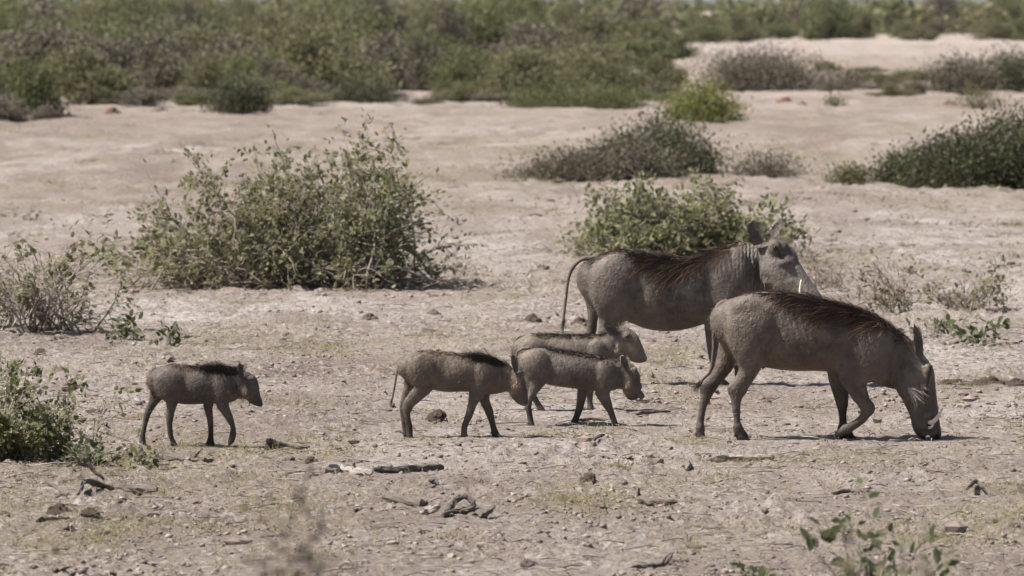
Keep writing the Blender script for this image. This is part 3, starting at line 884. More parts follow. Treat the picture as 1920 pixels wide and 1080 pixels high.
standing = dict(
    seed=2, adult=True, tone=(1.0, 1.0, 1.0), zoom=(1020, 390, 3.4833), base=(1270, 722), group='warthogs walking across the dusty plain', yaw_of=yawB,
    label='adult warthog standing behind, head up, tusks and both ears showing',
    torso=[(300, 395, 300, 480, 62), (348, 325, 330, 600, 128), (420, 283, 430, 690, 156), (500, 265, 540, 735, 166), (600, 280, 630, 768, 148), (700, 304, 740, 800, 182), (820, 318, 850, 803, 184), (940, 316, 950, 782, 176), (1040, 296, 1060, 748, 146), (1140, 262, 1160, 722, 150), (1240, 222, 1270, 705, 138), (1320, 205, 1370, 660, 118), (1390, 215, 1430, 590, 98)],
    head=[(1405, 185, 1365, 400, 82, 0), (1470, 180, 1390, 490, 100, -20), (1545, 200, 1430, 545, 112, -48), (1590, 245, 1480, 585, 108, -70), (1612, 300, 1530, 620, 98, -86), (1655, 372, 1590, 640, 84, -104), (1700, 438, 1650, 655, 72, -122), (1742, 492, 1705, 668, 64, -138), (1782, 548, 1760, 676, 62, -152), (1806, 596, 1790, 676, 58, -160)],
    legs=[
        (-92, [(600, 420, 292, 420, 68), (610, 560, 312, 560, 78), (560, 670, 335, 680, 62), (510, 740, 345, 770, 48), (450, 850, 335, 870, 34), (425, 930, 350, 930, 28), (412, 1030, 355, 1030, 23), (415, 1085, 352, 1085, 23), (435, 1130, 352, 1130, 25), (446, 1154, 360, 1156, 24)]),
        (95, [(420, 400, 237, 380, 55), (400, 520, 242, 520, 60), (380, 640, 276, 640, 50), (352, 730, 285, 720, 38), (345, 800, 275, 810, 30), (320, 880, 252, 880, 27), (310, 960, 258, 960, 24), (308, 1060, 255, 1060, 22), (315, 1100, 252, 1100, 23), (340, 1145, 258, 1150, 23)]),
        (-95, [(1300, 480, 1090, 480, 60), (1270, 620, 1065, 620, 66), (1220, 730, 1035, 735, 48), (1150, 850, 1052, 850, 36), (1135, 950, 1070, 960, 28), (1150, 1050, 1092, 1055, 24), (1165, 1100, 1105, 1105, 24), (1205, 1140, 1125, 1145, 26), (1215, 1155, 1130, 1158, 25)]),
        (95, [(1400, 560, 1200, 560, 50), (1360, 730, 1190, 740, 44), (1310, 850, 1200, 850, 34), (1290, 950, 1222, 955, 27), (1300, 1050, 1245, 1055, 24), (1310, 1100, 1250, 1105, 24), (1340, 1140, 1262, 1145, 25), (1350, 1154, 1270, 1156, 24)]),
    ],
    lumps=[((1505, 258), (48, 34, 58), 84), ((1560, 262), (30, 40, 46), 40), ((1565, 352), (40, 30, 26), 96), ((1480, 430), (80, 34, 80), 88), ((1612, 470), (26, 24, 26), 78), ((1700, 560), (60, 24, 30), 62), ((450, 510), (150, 76, 215), 130), ((1235, 470), (120, 62, 220), 122)],
    carve=[((640, 500), (40, 70, 180), 228), ((1065, 520), (40, 70, 170), 205), ((1392, 400), (16, 40, 150), 128)],
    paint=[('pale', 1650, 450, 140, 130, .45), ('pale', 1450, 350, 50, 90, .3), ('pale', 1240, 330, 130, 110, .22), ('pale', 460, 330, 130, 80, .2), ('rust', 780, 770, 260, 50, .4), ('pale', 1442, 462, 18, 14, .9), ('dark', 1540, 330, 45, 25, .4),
           ('fold', 1350, 400, 70, 200, .9), ('fold', 860, 640, 220, 90, .25)],
    lines=[([(1495, 235), (1520, 262), (1535, 300), (1528, 325)], 7, .9)],
    leg_dark=(.03, .28, .6),
    mane=dict(x0=300, x1=1400, pts=[(350, .012), (540, .02), (680, .055), (790, .095), (950, .09), (1100, .065), (1200, .045), (1330, .03)], n=6600, len=.145, lift=.1, sweep=.75, fall=-.5, droop=-.4, rust=.9, stand=.09),
    ears=[dict(base=(1388, 235, -78), tip=(1362, 80, -96), side=(1, .3, 0), w=116, cup=.45, shape=.30), dict(base=(1500, 190, 60), tip=(1550, 90, 70), side=(1, -.6, 0), w=88, cup=.5)],
    tail=[(370, 315, 0, 26), (310, 325, 0, 18), (245, 335, 0, 13), (190, 385, 0, 12), (158, 460, 0, 11), (145, 560, 0, 10), (130, 690, 0, 9), (125, 750, 0, 9)], tuft=.05,
    eyes=[(1503, 256, -160, 15), (1545, 240, 62, 13)],
    tusks=[[(1690, 640, -190, 13), (1672, 590, -215, 12), (1663, 530, -222, 9), (1671, 458, -218, 4)], [(1742, 640, -60, 13), (1766, 580, -40, 11), (1774, 510, -36, 9), (1762, 445, -45, 3)]],
    whisk=[(1435, 465, -130, .6, .1, 50, .03)],
)
ZP = (700, 570, 3.5556)
pig_left = dict(
    seed=3, adult=False, whisk=[(1125, 455, -74, -.2, -1, 60, .016), (1100, 520, -60, .3, -.6, 40, .014)], tone=(1.05, 1.0, 1.0), zoom=(230, 640, 4.91), base=(372, 837), group='warthogs walking across the dusty plain',
    label='small warthog piglet walking alone at left with raised front hoof',
    torso=[(262, 300, 275, 380, 45), (300, 243, 330, 480, 92), (370, 214, 420, 530, 114), (460, 203, 510, 566, 124), (560, 215, 600, 582, 108), (680, 230, 700, 578, 130), (800, 242, 820, 570, 112), (900, 250, 910, 575, 116), (990, 262, 980, 560, 100), (1060, 255, 1030, 525, 80), (1110, 250, 1080, 520, 68)],
    head=[(1115, 240, 1050, 500, 62), (1168, 282, 1088, 535, 68), (1210, 325, 1130, 560, 66), (1230, 400, 1162, 578, 56), (1248, 465, 1197, 592, 46), (1268, 515, 1228, 600, 40), (1285, 555, 1255, 600, 38), (1293, 575, 1278, 597, 35)],
    legs=[
        (-66, [(560, 330, 300, 330, 52), (560, 440, 340, 440, 56), (520, 560, 395, 520, 42), (490, 625, 408, 610, 30), (472, 700, 400, 695, 24), (462, 770, 408, 765, 19), (470, 860, 418, 855, 17), (485, 905, 435, 905, 18), (505, 940, 448, 945, 19), (522, 966, 462, 974, 18)]),
        (66, [(400, 330, 252, 310, 46), (400, 480, 247, 430, 46), (330, 560, 230, 560, 36), (265, 655, 192, 670, 26), (230, 750, 180, 745, 19), (210, 840, 165, 830, 17), (206, 880, 152, 880, 18), (212, 930, 150, 930, 19), (218, 960, 155, 965, 18)]),
        (-64, [(1000, 400, 850, 360, 38), (1000, 500, 850, 470, 46), (985, 580, 865, 580, 40), (1024, 690, 935, 685, 26), (1040, 770, 992, 780, 19), (1050, 850, 986, 850, 20), (1032, 912, 970, 915, 19), (1000, 950, 966, 948, 14)], 'lifted'),
        (60, [(870, 500, 730, 520, 36), (830, 600, 742, 600, 32), (832, 700, 768, 700, 24), (835, 780, 782, 790, 19), (835, 860, 785, 860, 18), (838, 905, 776, 905, 20), (845, 945, 765, 945, 22), (848, 968, 765, 972, 20)]),
    ],
    lumps=[((1130, 440), (45, 28, 70), 48), ((1200, 340), (26, 22, 30), 52), ((935, 420), (85, 44, 135), 90), ((430, 400), (120, 50, 150), 96), ((1130, 470), (50, 30, 60), 54)],
    carve=[((575, 430), (26, 45, 110), 160), ((840, 480), (26, 45, 80), 150), ((1045, 430), (18, 40, 90), 100)],
    paint=[('pale', 1120, 450, 28, 50, .9), ('pale', 1110, 525, 70, 24, .6), ('rust', 640, 575, 140, 22, .6), ('dark', 1285, 580, 14, 24, .8), ('pale', 1075, 350, 30, 40, .25)],
    lines=[], leg_dark=(.03, .15, .8),
    mane=dict(x0=430, x1=1130, band=.03, n=2600, len=.048, lift=.35, sweep=1.0, fall=.0, droop=-.1, crest=(960, 190, .35)),
    ears=[dict(base=(1088, 320, -62), tip=(1082, 192, -85), side=(1, .5, 0), w=72, shape=.4), dict(base=(1110, 300, 55), tip=(1130, 205, 80), side=(1, -.5, 0), w=66)],
    tail=[(305, 245, 0, 18), (268, 275, -20, 15), (252, 340, -30, 12), (264, 440, -30, 10), (288, 535, -30, 7)], tuft=.02,
    eyes=[(1200, 345, -70, 9), (1200, 345, 70, 9)], fuzz=6000,
)
pig_mid = dict(
    seed=4, adult=False, whisk=[(945, 530, -66, -.2, -1, 60, .014)], tone=(1.25, 1.18, 1.10), zoom=ZP, base=(862, 821), group='warthogs walking across the dusty plain',
    label='warthog piglet with thin hanging tail nosing the rump of another piglet',
    torso=[(190, 400, 200, 470, 36), (213, 348, 240, 500, 66), (270, 315, 310, 540, 84), (350, 304, 400, 570, 92), (450, 316, 490, 586, 80), (560, 328, 590, 586, 95), (670, 346, 680, 588, 82), (760, 364, 760, 604, 84), (840, 382, 830, 595, 70), (900, 392, 870, 582, 56)],
    head=[(935, 380, 880, 575, 46), (972, 420, 900, 600, 52, -6), (998, 480, 915, 625, 48, -12), (1012, 540, 935, 650, 40, -18), (1022, 590, 960, 668, 33, -22), (1030, 630, 985, 675, 29, -26), (1032, 656, 1005, 677, 26, -28)],
    legs=[
        (-48, [(430, 420, 215, 420, 40), (420, 500, 245, 500, 42), (395, 565, 265, 545, 32), (330, 625, 212, 620, 22), (268, 680, 190, 670, 17), (247, 740, 203, 750, 14), (262, 810, 215, 815, 13), (264, 850, 218, 850, 14), (266, 880, 226, 880, 15), (268, 896, 232, 898, 14)]),
        (48, [(300, 430, 195, 430, 32), (290, 530, 205, 520, 32), (250, 610, 185, 620, 21), (225, 690, 173, 690, 17), (215, 760, 180, 760, 13), (225, 830, 190, 830, 13), (228, 860, 194, 860, 14), (232, 882, 200, 885, 14)]),
        (-47, [(800, 430, 690, 400, 28), (790, 520, 650, 500, 34), (745, 600, 635, 580, 30), (695, 660, 630, 660, 21), (665, 740, 612, 735, 15), (635, 800, 590, 800, 14), (626, 840, 584, 840, 15), (630, 868, 586, 868, 16), (634, 884, 592, 884, 15)]),
        (47, [(790, 560, 680, 570, 28), (775, 630, 705, 640, 22), (800, 710, 738, 710, 17), (812, 780, 770, 790, 14), (822, 825, 780, 830, 15), (838, 860, 786, 862, 16), (850, 882, 794, 884, 16)]),
    ],
    lumps=[((925, 530), (36, 22, 54), 36), ((985, 470), (20, 16, 24), 42), ((745, 470), (62, 32, 95), 66), ((325, 430), (88, 37, 105), 71)],
    carve=[((420, 430), (20, 34, 90), 118), ((650, 510), (20, 34, 60), 116), ((868, 480), (14, 30, 70), 84)],
    paint=[('pale', 950, 530, 30, 46, .6), ('pale', 920, 590, 40, 20, .5), ('rust', 520, 580, 130, 18, .6), ('dark', 1020, 660, 16, 16, .8)],
    lines=[], leg_dark=(.03, .16, .8),
    mane=dict(x0=300, x1=920, band=.024, n=2600, len=.055, lift=.3, sweep=1.0, fall=0, droop=-.12, crest=(800, 130, .25)),
    ears=[dict(base=(948, 452, -48), tip=(930, 330, -66), side=(1, .5, 0), w=60, shape=.4), dict(base=(960, 430, 44), tip=(965, 340, 60), side=(1, -.5, 0), w=54)],
    tail=[(215, 348, 0, 13), (178, 385, 0, 10), (158, 450, 0, 8), (143, 540, 0, 7), (130, 610, 0, 6), (120, 650, 0, 6)], tuft=.03,
    eyes=[(990, 470, -66, 7), (990, 470, 40, 7)], fuzz=6000,
)
pig_front = dict(
    seed=5, adult=False, whisk=[(1690, 525, -62, -.2, -1, 60, .016)], tone=(1.32, 1.32, 1.32), zoom=ZP, base=(1090, 798), group='warthogs walking across the dusty plain',
    label='warthog piglet in front of the overlapping pair with mouth slightly open',
    torso=[(985, 352, 1000, 430, 36), (1008, 310, 1040, 480, 66), (1070, 290, 1110, 508, 84), (1160, 288, 1200, 542, 78), (1260, 302, 1300, 560, 95), (1370, 323, 1390, 570, 95), (1470, 341, 1480, 580, 80), (1560, 354, 1570, 582, 78), (1630, 360, 1630, 555, 60)],
    head=[(1680, 364, 1630, 550, 48), (1725, 397, 1645, 572, 53), (1757, 440, 1665, 602, 50), (1768, 495, 1687, 630, 42), (1785, 545, 1712, 640, 34), (1800, 585, 1752, 620, 30), (1813, 615, 1778, 632, 28)],
    legs=[
        (-47, [(1190, 400, 985, 400, 40), (1180, 470, 1020, 480, 42), (1140, 520, 1030, 550, 32), (1085, 600, 1025, 610, 22), (1055, 665, 1012, 680, 17), (1060, 730, 1022, 740, 14), (1066, 765, 1026, 765, 15), (1072, 790, 1028, 790, 16), (1074, 806, 1030, 808, 15)]),
        (47, [(1180, 400, 985, 400, 36), (1170, 470, 1020, 480, 36), (1130, 530, 1030, 550, 28), (1075, 600, 1025, 610, 20), (1050, 665, 1015, 680, 16), (1058, 730, 1026, 740, 13), (1064, 765, 1030, 765, 14), (1070, 788, 1032, 790, 15), (1072, 804, 1034, 806, 14)]),
        (-47, [(1640, 420, 1520, 400, 30), (1620, 500, 1480, 500, 34), (1580, 580, 1475, 580, 28), (1590, 650, 1520, 660, 19), (1605, 710, 1560, 720, 15), (1620, 760, 1578, 765, 14), (1630, 785, 1588, 788, 15), (1640, 808, 1598, 812, 15)]),
        (47, [(1480, 540, 1350, 560, 28), (1430, 600, 1358, 600, 22), (1405, 680, 1350, 685, 17), (1385, 740, 1335, 745, 14), (1370, 775, 1322, 775, 15), (1368, 800, 1316, 800, 16), (1372, 814, 1320, 814, 15)]),
    ],
    lumps=[((1675, 520), (36, 22, 54), 36), ((1742, 440), (20, 16, 24), 42), ((1555, 460), (62, 32, 95), 68), ((1090, 400), (85, 37, 105), 71), ((1718, 622), (26, 18, 18), 12, 'mid')],
    carve=[((1190, 430), (20, 34, 90), 118), ((1480, 510), (20, 34, 60), 112), ((1645, 460), (14, 30, 70), 78)],
    paint=[('pale', 1695, 520, 22, 46, .9), ('pale', 1680, 590, 30, 30, .5), ('rust', 1330, 562, 130, 16, .6), ('dark', 1805, 618, 14, 16, .8), ('pale', 1090, 330, 100, 60, .15)],
    lines=[([(1752, 600), (1750, 625), (1752, 645)], 5, .9)], leg_dark=(.03, .16, .8),
    mane=dict(x0=1150, x1=1680, band=.022, n=1800, len=.045, lift=.3, sweep=1.0, fall=0, droop=-.12),
    ears=[dict(base=(1690, 440, -48), tip=(1655, 340, -66), side=(1, .5, 0), w=58, shape=.4), dict(base=(1705, 420, 44), tip=(1690, 350, 62), side=(1, -.5, 0), w=52)],
    tail=[(1045, 292, 0, 12), (1000, 296, 0, 9), (965, 315, 0, 8), (952, 350, 0, 7), (958, 420, 0, 6), (968, 480, 0, 5)], tuft=.014,
    eyes=[(1748, 445, -54, 7), (1748, 445, 54, 7)], fuzz=6000,
)
pig_rear = dict(
    seed=6, adult=False, whisk=[(1625, 290, -64, -.2, -1, 60, .014), (1640, 140, -10, -.2, 1, 50, .012)], tone=(1.35, 1.34, 1.32), zoom=ZP, base=(1095, 770), group='warthogs walking across the dusty plain',
    label='warthog piglet half hidden behind another, head up before the adult belly',
    torso=[(945, 262, 960, 340, 40), (985, 218, 1010, 400, 68), (1060, 195, 1090, 430, 85), (1170, 198, 1190, 455, 78), (1290, 204, 1310, 470, 92), (1400, 205, 1410, 470, 88), (1490, 200, 1500, 460, 80), (1560, 188, 1590, 400, 64)],
    head=[(1635, 140, 1590, 300, 52), (1693, 152, 1632, 322, 57), (1744, 190, 1665, 352, 53, -5), (1770, 240, 1700, 377, 45, -10), (1795, 290, 1732, 388, 36, -15), (1818, 328, 1768, 388, 30, -20), (1832, 352, 1800, 380, 27, -24)],
    legs=[
        (-46, [(1160, 340, 960, 340, 38), (1150, 420, 985, 430, 38), (1120, 500, 1000, 510, 28), (1080, 570, 1020, 580, 19), (1100, 630, 1063, 645, 14), (1125, 670, 1083, 680, 13), (1140, 692, 1092, 696, 14), (1150, 709, 1102, 712, 14)]),
        (46, [(1130, 340, 950, 340, 36), (1110, 420, 965, 430, 36), (1070, 500, 965, 510, 28), (1040, 570, 975, 580, 19), (1040, 630, 1000, 640, 14), (1046, 670, 1010, 675, 13), (1052, 692, 1010, 694, 14), (1058, 705, 1014, 708, 14)]),
        (-46, [(1560, 350, 1430, 330, 30), (1540, 430, 1410, 430, 32), (1500, 500, 1410, 500, 24), (1470, 570, 1422, 575, 16), (1462, 640, 1425, 640, 13), (1466, 670, 1425, 670, 14), (1472, 692, 1423, 692, 15), (1474, 708, 1425, 711, 14)]),
        (46, [(1500, 350, 1380, 330, 30), (1480, 430, 1360, 430, 30), (1440, 500, 1350, 500, 24), (1405, 570, 1360, 575, 16), (1395, 640, 1358, 640, 13), (1398, 670, 1358, 670, 14), (1402, 690, 1356, 692, 15), (1404, 705, 1358, 708, 14)]),
    ],
    lumps=[((1650, 280), (36, 22, 50), 40), ((1690, 212), (26, 18, 26), 48), ((1720, 300), (18, 12, 14), 42), ((1490, 330), (62, 32, 95), 68), ((1060, 320), (85, 37, 105), 71)],
    carve=[((1160, 350), (20, 34, 90), 116), ((1615, 300), (14, 30, 70), 84)],
    paint=[('pale', 1640, 280, 30, 60, .35), ('pale', 1720, 290, 70, 70, .3), ('dark', 1822, 366, 18, 14, .85), ('dark', 1690, 245, 50, 10, .5), ('pale', 1150, 240, 160, 40, .2)],
    lines=[([(1672, 200), (1690, 192), (1710, 212), (1700, 226)], 6, .8)], leg_dark=(.03, .16, .8),
    mane=dict(x0=1060, x1=1640, band=.022, n=1800, len=.045, lift=.3, sweep=1.0, fall=0, droop=-.12),
    ears=[dict(base=(1612, 205, -54), tip=(1545, 118, -80), side=(.7, .4, .5), w=84, shape=.35), dict(base=(1665, 160, 46), tip=(1690, 112, 60), side=(1, -.5, 0), w=58)],
    tail=[(1010, 212, 0, 11), (965, 222, 0, 9), (942, 262, 0, 7), (938, 330, 0, 6), (942, 400, 0, 5)], tuft=.014,
    eyes=[(1692, 212, -64, 10), (1700, 208, 60, 10)], fuzz=6000,
)
for sp in (grazing, standing, pig_left, pig_mid, pig_front, pig_rear):
    warthog(sp)

# ------------------------------------------------------------------ vegetation
LEAF_V = np.array([[0, 0, 0], [.30, -.26, .06], [.68, -.22, .07], [1, 0, 0], [.68, .22, .07], [.30, .26, .06], [.5, 0, -.015]])
LEAF_F = np.array([[0, 1, 6, 5], [1, 2, 3, 6], [6, 3, 4, 5]])

def frames(d, rng, up=.6):
    n = len(d)
    x = d / (np.linalg.norm(d, axis=1)[:, None] + 1e-9)
    ref = rng.normal(size=(n, 3)); ref[:, 2] += up * 2
    y = np.cross(ref, x); y /= np.linalg.norm(y, axis=1)[:, None] + 1e-9
    z = np.cross(x, y)
    return np.stack([x, y, z], 2)

def leaf_cloud(acc, pos, d, size, rng, up=.6, simple=False):
    Rm = frames(d, rng, up)
    T = LEAF_V[[0, 2, 3, 4]] if simple else LEAF_V
    if simple:
        T = np.array([[0, 0, 0], [.5, -.3, .05], [1, 0, 0], [.5, .3, .05]])
    V = np.einsum('nij,kj->nki', Rm, T) * np.asarray(size)[:, None, None] + pos[:, None, :]
    k = len(T)
    Fx = np.array([[0, 1, 2, 3]]) if simple else LEAF_F
    f = (np.arange(len(pos)) * k)[:, None, None] + Fx[None]
    acc.add(V.reshape(-1, 3), f.reshape(-1, 4))

def grow(rng, rx, ry, h, n_stems, base=.25, n2=7, n3=3, l2=.35, l3=.16, thick=.012, wob=.06, low=0.0, reach=(.65, 1.05), stray=0.0, lumps=0, peak=None):
    """stems fanning out of a rootstock, side branches, twigs; returns polylines and leaf anchors"""
    polys = []; anchors = []
    for i in range(n_stems):
        a = rng.uniform(0, 2 * math.pi); e = math.acos(rng.uniform(low, 1)) 
        f = rng.uniform(*reach)
        if lumps:
            f *= .72 + .38 * (.5 + .5 * math.sin(a * 3 + lumps) * math.cos(e * 4 + lumps * 2))
        tip = np.array([rx * math.cos(a) * math.sin(e), ry * math.sin(a) * math.sin(e), h * (math.cos(e) ** .8)]) * f
        if peak:
            tip[2] *= peak[2] + (1 - peak[2]) * math.exp(-((tip[0] / rx - peak[0]) / peak[1]) ** 2)
        b = np.array([rng.normal(0, base * rx), rng.normal(0, base * ry), -.02])
        tip = tip + b * [.5, .5, 0]; tip[2] = max(tip[2], .05)
        L = np.linalg.norm(tip - b)
        mid = b + (tip - b) * .45 + np.array([0, 0, .16 * L]) + rng.normal(0, wob * L, 3)
        t = np.linspace(0, 1, 7)[:, None]
        pts = (1 - t) ** 2 * b + 2 * t * (1 - t) * mid + t * t * tip
        pts[1:] += rng.normal(0, wob * .25 * L, (6, 3))
        polys.append((pts, thick * rng.uniform(.6, 1.2), thick * .2))
        for j in range(n2):
            tt = rng.uniform(.25, 1) ; k = min(int(tt * 6), 5); p0 = pts[k] + (pts[k + 1] - pts[k]) * (tt * 6 - k if tt < 1 else 1)
            tan = pts[k + 1] - pts[k]; tan /= np.linalg.norm(tan) + 1e-9
            out = np.array([p0[0] / rx, p0[1] / ry, .35]); out /= np.linalg.norm(out) + 1e-9
            d = tan * .6 + out * .4 + rng.normal(0, .55, 3); d /= np.linalg.norm(d)
            l_ = l2 * rng.uniform(.35, 1.1) * (1.6 if rng.random() < stray else 1)
            q = np.stack([p0 + d * l_ * s_ + np.array([0, 0, -.22 * l_ * s_ * s_]) for s_ in np.linspace(0, 1, 5)])
            q[1:] += rng.normal(0, wob * .5 * l_, (4, 3)); q[:, 2] = np.maximum(q[:, 2], .01)
            polys.append((q, thick * .45, thick * .12))
            for s_ in rng.uniform(.15, 1, 6):
                k2 = min(int(s_ * 4), 3); pp = q[k2] + (q[k2 + 1] - q[k2]) * (s_ * 4 - k2)
                anchors.append((pp, d + rng.normal(0, .7, 3)))
            for m in range(n3):
                s_ = rng.uniform(.2, 1); k2 = min(int(s_ * 4), 3); pp = q[k2] + (q[k2 + 1] - q[k2]) * (s_ * 4 - k2)
                d3 = d * .5 + rng.normal(0, .7, 3) + np.array([0, 0, .15]); d3 /= np.linalg.norm(d3)
                l3_ = l3 * rng.uniform(.4, 1.2)
                w_ = np.stack([pp, pp + d3 * l3_ * .5 + rng.normal(0, .1 * l3_, 3), pp + d3 * l3_ + np.array([0, 0, -.1 * l3_])])
                polys.append((w_, thick * .2, thick * .08))
                for s4 in (.35, .6, .85, 1.0):
                    anchors.append((pp + (w_[2] - pp) * s4, d3 + rng.normal(0, .7, 3)))
    return polys, anchors

def stems_mesh(polys, name, rng, minr=.0012):
    acc = Acc()
    for (pts, r0, r1) in polys:
        n = len(pts)
        tube(acc, pts, np.maximum(np.linspace(r0, r1, n), minr), 5 if r0 > .006 else 3, .1, rng)
    return acc.mesh(name)

_leafmesh = {}
def leaf_data(m):
    if m.name not in _leafmesh:
        me = mk_mesh('leaf', LEAF_V, LEAF_F)
        me.materials.append(m)
        _leafmesh[m.name] = me
    return _leafmesh[m.name]

def shrub(name, label, cat, px, py, wpx, hpx, seed, leafm, barkm, n_stems, leaf, n_leaf, depth=1.0, group=None, single=0, loc=None, even=.06, **kw):
    rng = np.random.default_rng(seed)
    g = G(px, py) if loc is None else np.array(loc)
    s = F / g[1]
    rx = wpx / 2 / s; h = hpx / s
    root = thing(name, label, cat, tuple(g), 0, group)
    polys, anch = grow(rng, rx, rx * depth, h, n_stems, **kw)
    obj('stem', stems_mesh(polys, name + '_stem', rng), barkm, root, 'stuff')
    A_ = np.array([q[0] for q in anch])
    cw = (.9 if cat == 'plant' else even) + sstep(-.25, .45, perlin(A_[:, 0] / .20 + A_[:, 2] * 2.1, A_[:, 1] / .24 + A_[:, 2] / .22, seed))
    idx = rng.choice(len(anch), n_leaf, p=cw / cw.sum())
    pos = np.array([anch[i][0] for i in idx]) + rng.normal(0, leaf * .35, (len(idx), 3))
    d = np.array([anch[i][1] for i in idx]) + np.array([0, 0, -.15])
    pos[:, 2] = np.maximum(pos[:, 2], .01)
    size = leaf * rng.uniform(.55, 1.35, len(idx))
    if single:
        # leaves nearest the viewer and largest are objects of their own
        sc_ = -pos[:, 1] / (np.ptp(pos[:, 1]) + 1e-6) + size / leaf * .8 + rng.uniform(0, .5, len(idx))
        order = np.argsort(-sc_)
        me = leaf_data(leafm)
        Rm = frames(d[order[:single]], rng)
        for i, q in enumerate(order[:single]):
            o = bpy.data.objects.new('leaf', me)
            C.objects.link(o)
            o.parent = root
            mx = Matrix([[*(Rm[i][r] * size[q]), pos[q][r]] for r in range(3)] + [[0, 0, 0, 1]])
            o.matrix_basis = mx
        keep = order[single:]
        pos, d, size = pos[keep], d[keep], size[keep]
    if len(pos):
        acc = Acc(); leaf_cloud(acc, pos, d, size, rng)
        obj('foliage', acc.mesh(name + '_foliage'), leafm, root, 'stuff')
    return root, g, s

# the large straggling shrub left of centre
bush, bg, bs = shrub('shrub', 'large tangled leafy shrub with bare twigs left of centre', 'shrub', 535, 538, 650, 350, 11, M['leaf_big'], M['bark'], 140, .040, 18000, .8, None, 300, even=.3,
      base=.40, n2=8, n3=3, l2=.34, l3=.15, thick=.010, stray=.08, low=.0, reach=(.62, 1.0), lumps=2.0, peak=(.28, .5, .62))
acc = Acc()
pl = spline([(.5, -.35, .06), (.56, -.42, .20), (.66, -.46, .33), (.83, -.48, .43), (1.0, -.48, .46)], 5)
tube(acc, pl, np.linspace(.016, .006, len(pl)), 7, .12)
obj('branch', acc.mesh('branch'), M['drift'], bush)['label'] = 'pale bare branch arching out on the right side'
acc = Acc()
rng = np.random.default_rng(5)
for i in range(60):
    a = rng.uniform(-1.1, 1.1); b = np.array([a, rng.uniform(-.7, -.2), .01]); d = rng.normal(0, 1, 3) * [1, .5, .5]; d[2] = abs(d[2]) * .7
    tube(acc, np.stack([b, b + d * .14 + [0, 0, .03], b + d * .3]), [.005, .004, .002], 4)
obj('dead_twig', acc.mesh('dead_twig'), M['dead'], bush, 'stuff')

# scrap of blue litter caught under it
iv, if_ = ico(2)
p = G(650, 520)
V = iv * np.array([.045, .03, .018]) * (1 + .35 * fbm(iv[:, 0] * 3, iv[:, 2] * 3 + iv[:, 1], 5, 2))[:, None]
o = obj('plastic_scrap', mk_mesh('plastic_scrap', V, if_, False), M['blue']); o.location = (p[0], p[1] - .25, p[2] + .05)
tag(o, 'crumpled scrap of blue plastic caught under the large shrub', 'litter')

shrub('shrub', 'rounded bright green bush behind the standing adult warthog', 'shrub', 1272, 482, 400, 155, 12, M['leaf_mid'], M['bark'], 120, .044, 9500, .7, None, 300, even=.5, base=.42, n2=7, n3=3, l2=.24, l3=.12, thick=.008, low=.0, reach=(.7, 1.02), lumps=1.0)
shrub('shrub', 'sparse twiggy shrub at the left edge with few leaves', 'shrub', 85, 622, 290, 170, 13, M['leaf_big'], M['bark'], 46, .042, 900, .8, None, 300, base=.33, n2=5, n3=2, l2=.28, l3=.13, thick=.008, wob=.08, low=.15, reach=(.5, 1.15), stray=.2)
shrub('shrub', 'leafy green bush at the lower left edge of the clearing', 'shrub', 2, 862, 290, 165, 14, M['leaf_low'], M['bark'], 70, .030, 4200, .8, None, 300, base=.36, n2=6, n3=2, l2=.2, l3=.1, thick=.006, low=.0, reach=(.6, 1.08))
shrub('seedling', 'low seedling with big leaves right of the sparse left shrub', 'plant', 325, 650, 80, 38, 15, M['leaf_near'], M['bark'], 8, .045, 60, .8, None, 60, base=.3, n2=3, n3=1, l2=.06, l3=.04, thick=.004)
shrub('seedling', 'trailing leafy runner at the foot of the sparse left shrub', 'plant', 248, 638, 110, 34, 16, M['leaf_near'], M['bark'], 10, .045, 80, .8, None, 80, base=.4, n2=3, n3=1, l2=.08, l3=.04, thick=.004)
shrub('seedling', 'small green plant beside the piglet hind hoof at left', 'plant', 272, 878, 60, 58, 17, M['leaf_near'], M['bark'], 8, .035, 60, .8, None, 60, base=.3, n2=3, n3=1, l2=.05, l3=.03, thick=.003)
shrub('seedling', 'low weedy patch between the lower left bush and piglet', 'plant', 175, 876, 90, 32, 18, M['leaf_near'], M['bark'], 14, .03, 160, .8, None, 160, base=.4, n2=4, n3=1, l2=.07, l3=.04, thick=.003)
shrub('shrub', 'withered stalky plant right of the grazing adult shoulder', 'shrub', 1665, 588, 150, 88, 19, M['far_olive'], M['dead'], 26, .032, 220, .7, None, 120, base=.4, n2=5, n3=2, l2=.16, l3=.09, thick=.005, low=.2, reach=(.5, 1.2))
shrub('shrub', 'withered grey green plant near the right edge behind the mud ridge', 'shrub', 1815, 582, 170, 72, 20, M['leaf_big'], M['dead'], 26, .036, 260, .7, None, 140, base=.42, n2=5, n3=2, l2=.16, l3=.09, thick=.005, low=.2, reach=(.5, 1.3))
shrub('seedling', 'low green sprig above the grazing adult ear', 'plant', 1750, 632, 110, 44, 21, M['leaf_near'], M['bark'], 10, .04, 90, .7, None, 90, base=.4, n2=3, n3=1, l2=.08, l3=.04, thick=.003)
shrub('seedling', 'creeping leafy sprig below the right withered plant', 'plant', 1845, 646, 110, 52, 22, M['leaf_near'], M['bark'], 10, .05, 90, .7, None, 90, base=.4, n2=3, n3=1, l2=.09, l3=.05, thick=.004)
shrub('shrub', 'thin pale twiggy plant behind the standing adult snout', 'shrub', 1560, 545, 130, 55, 23, M['far_olive'], M['dead'], 22, .024, 90, .7, None, 0, base=.4, n2=4, n3=2, l2=.16, l3=.09, thick=.0035, low=.1, reach=(.5, 1.2))
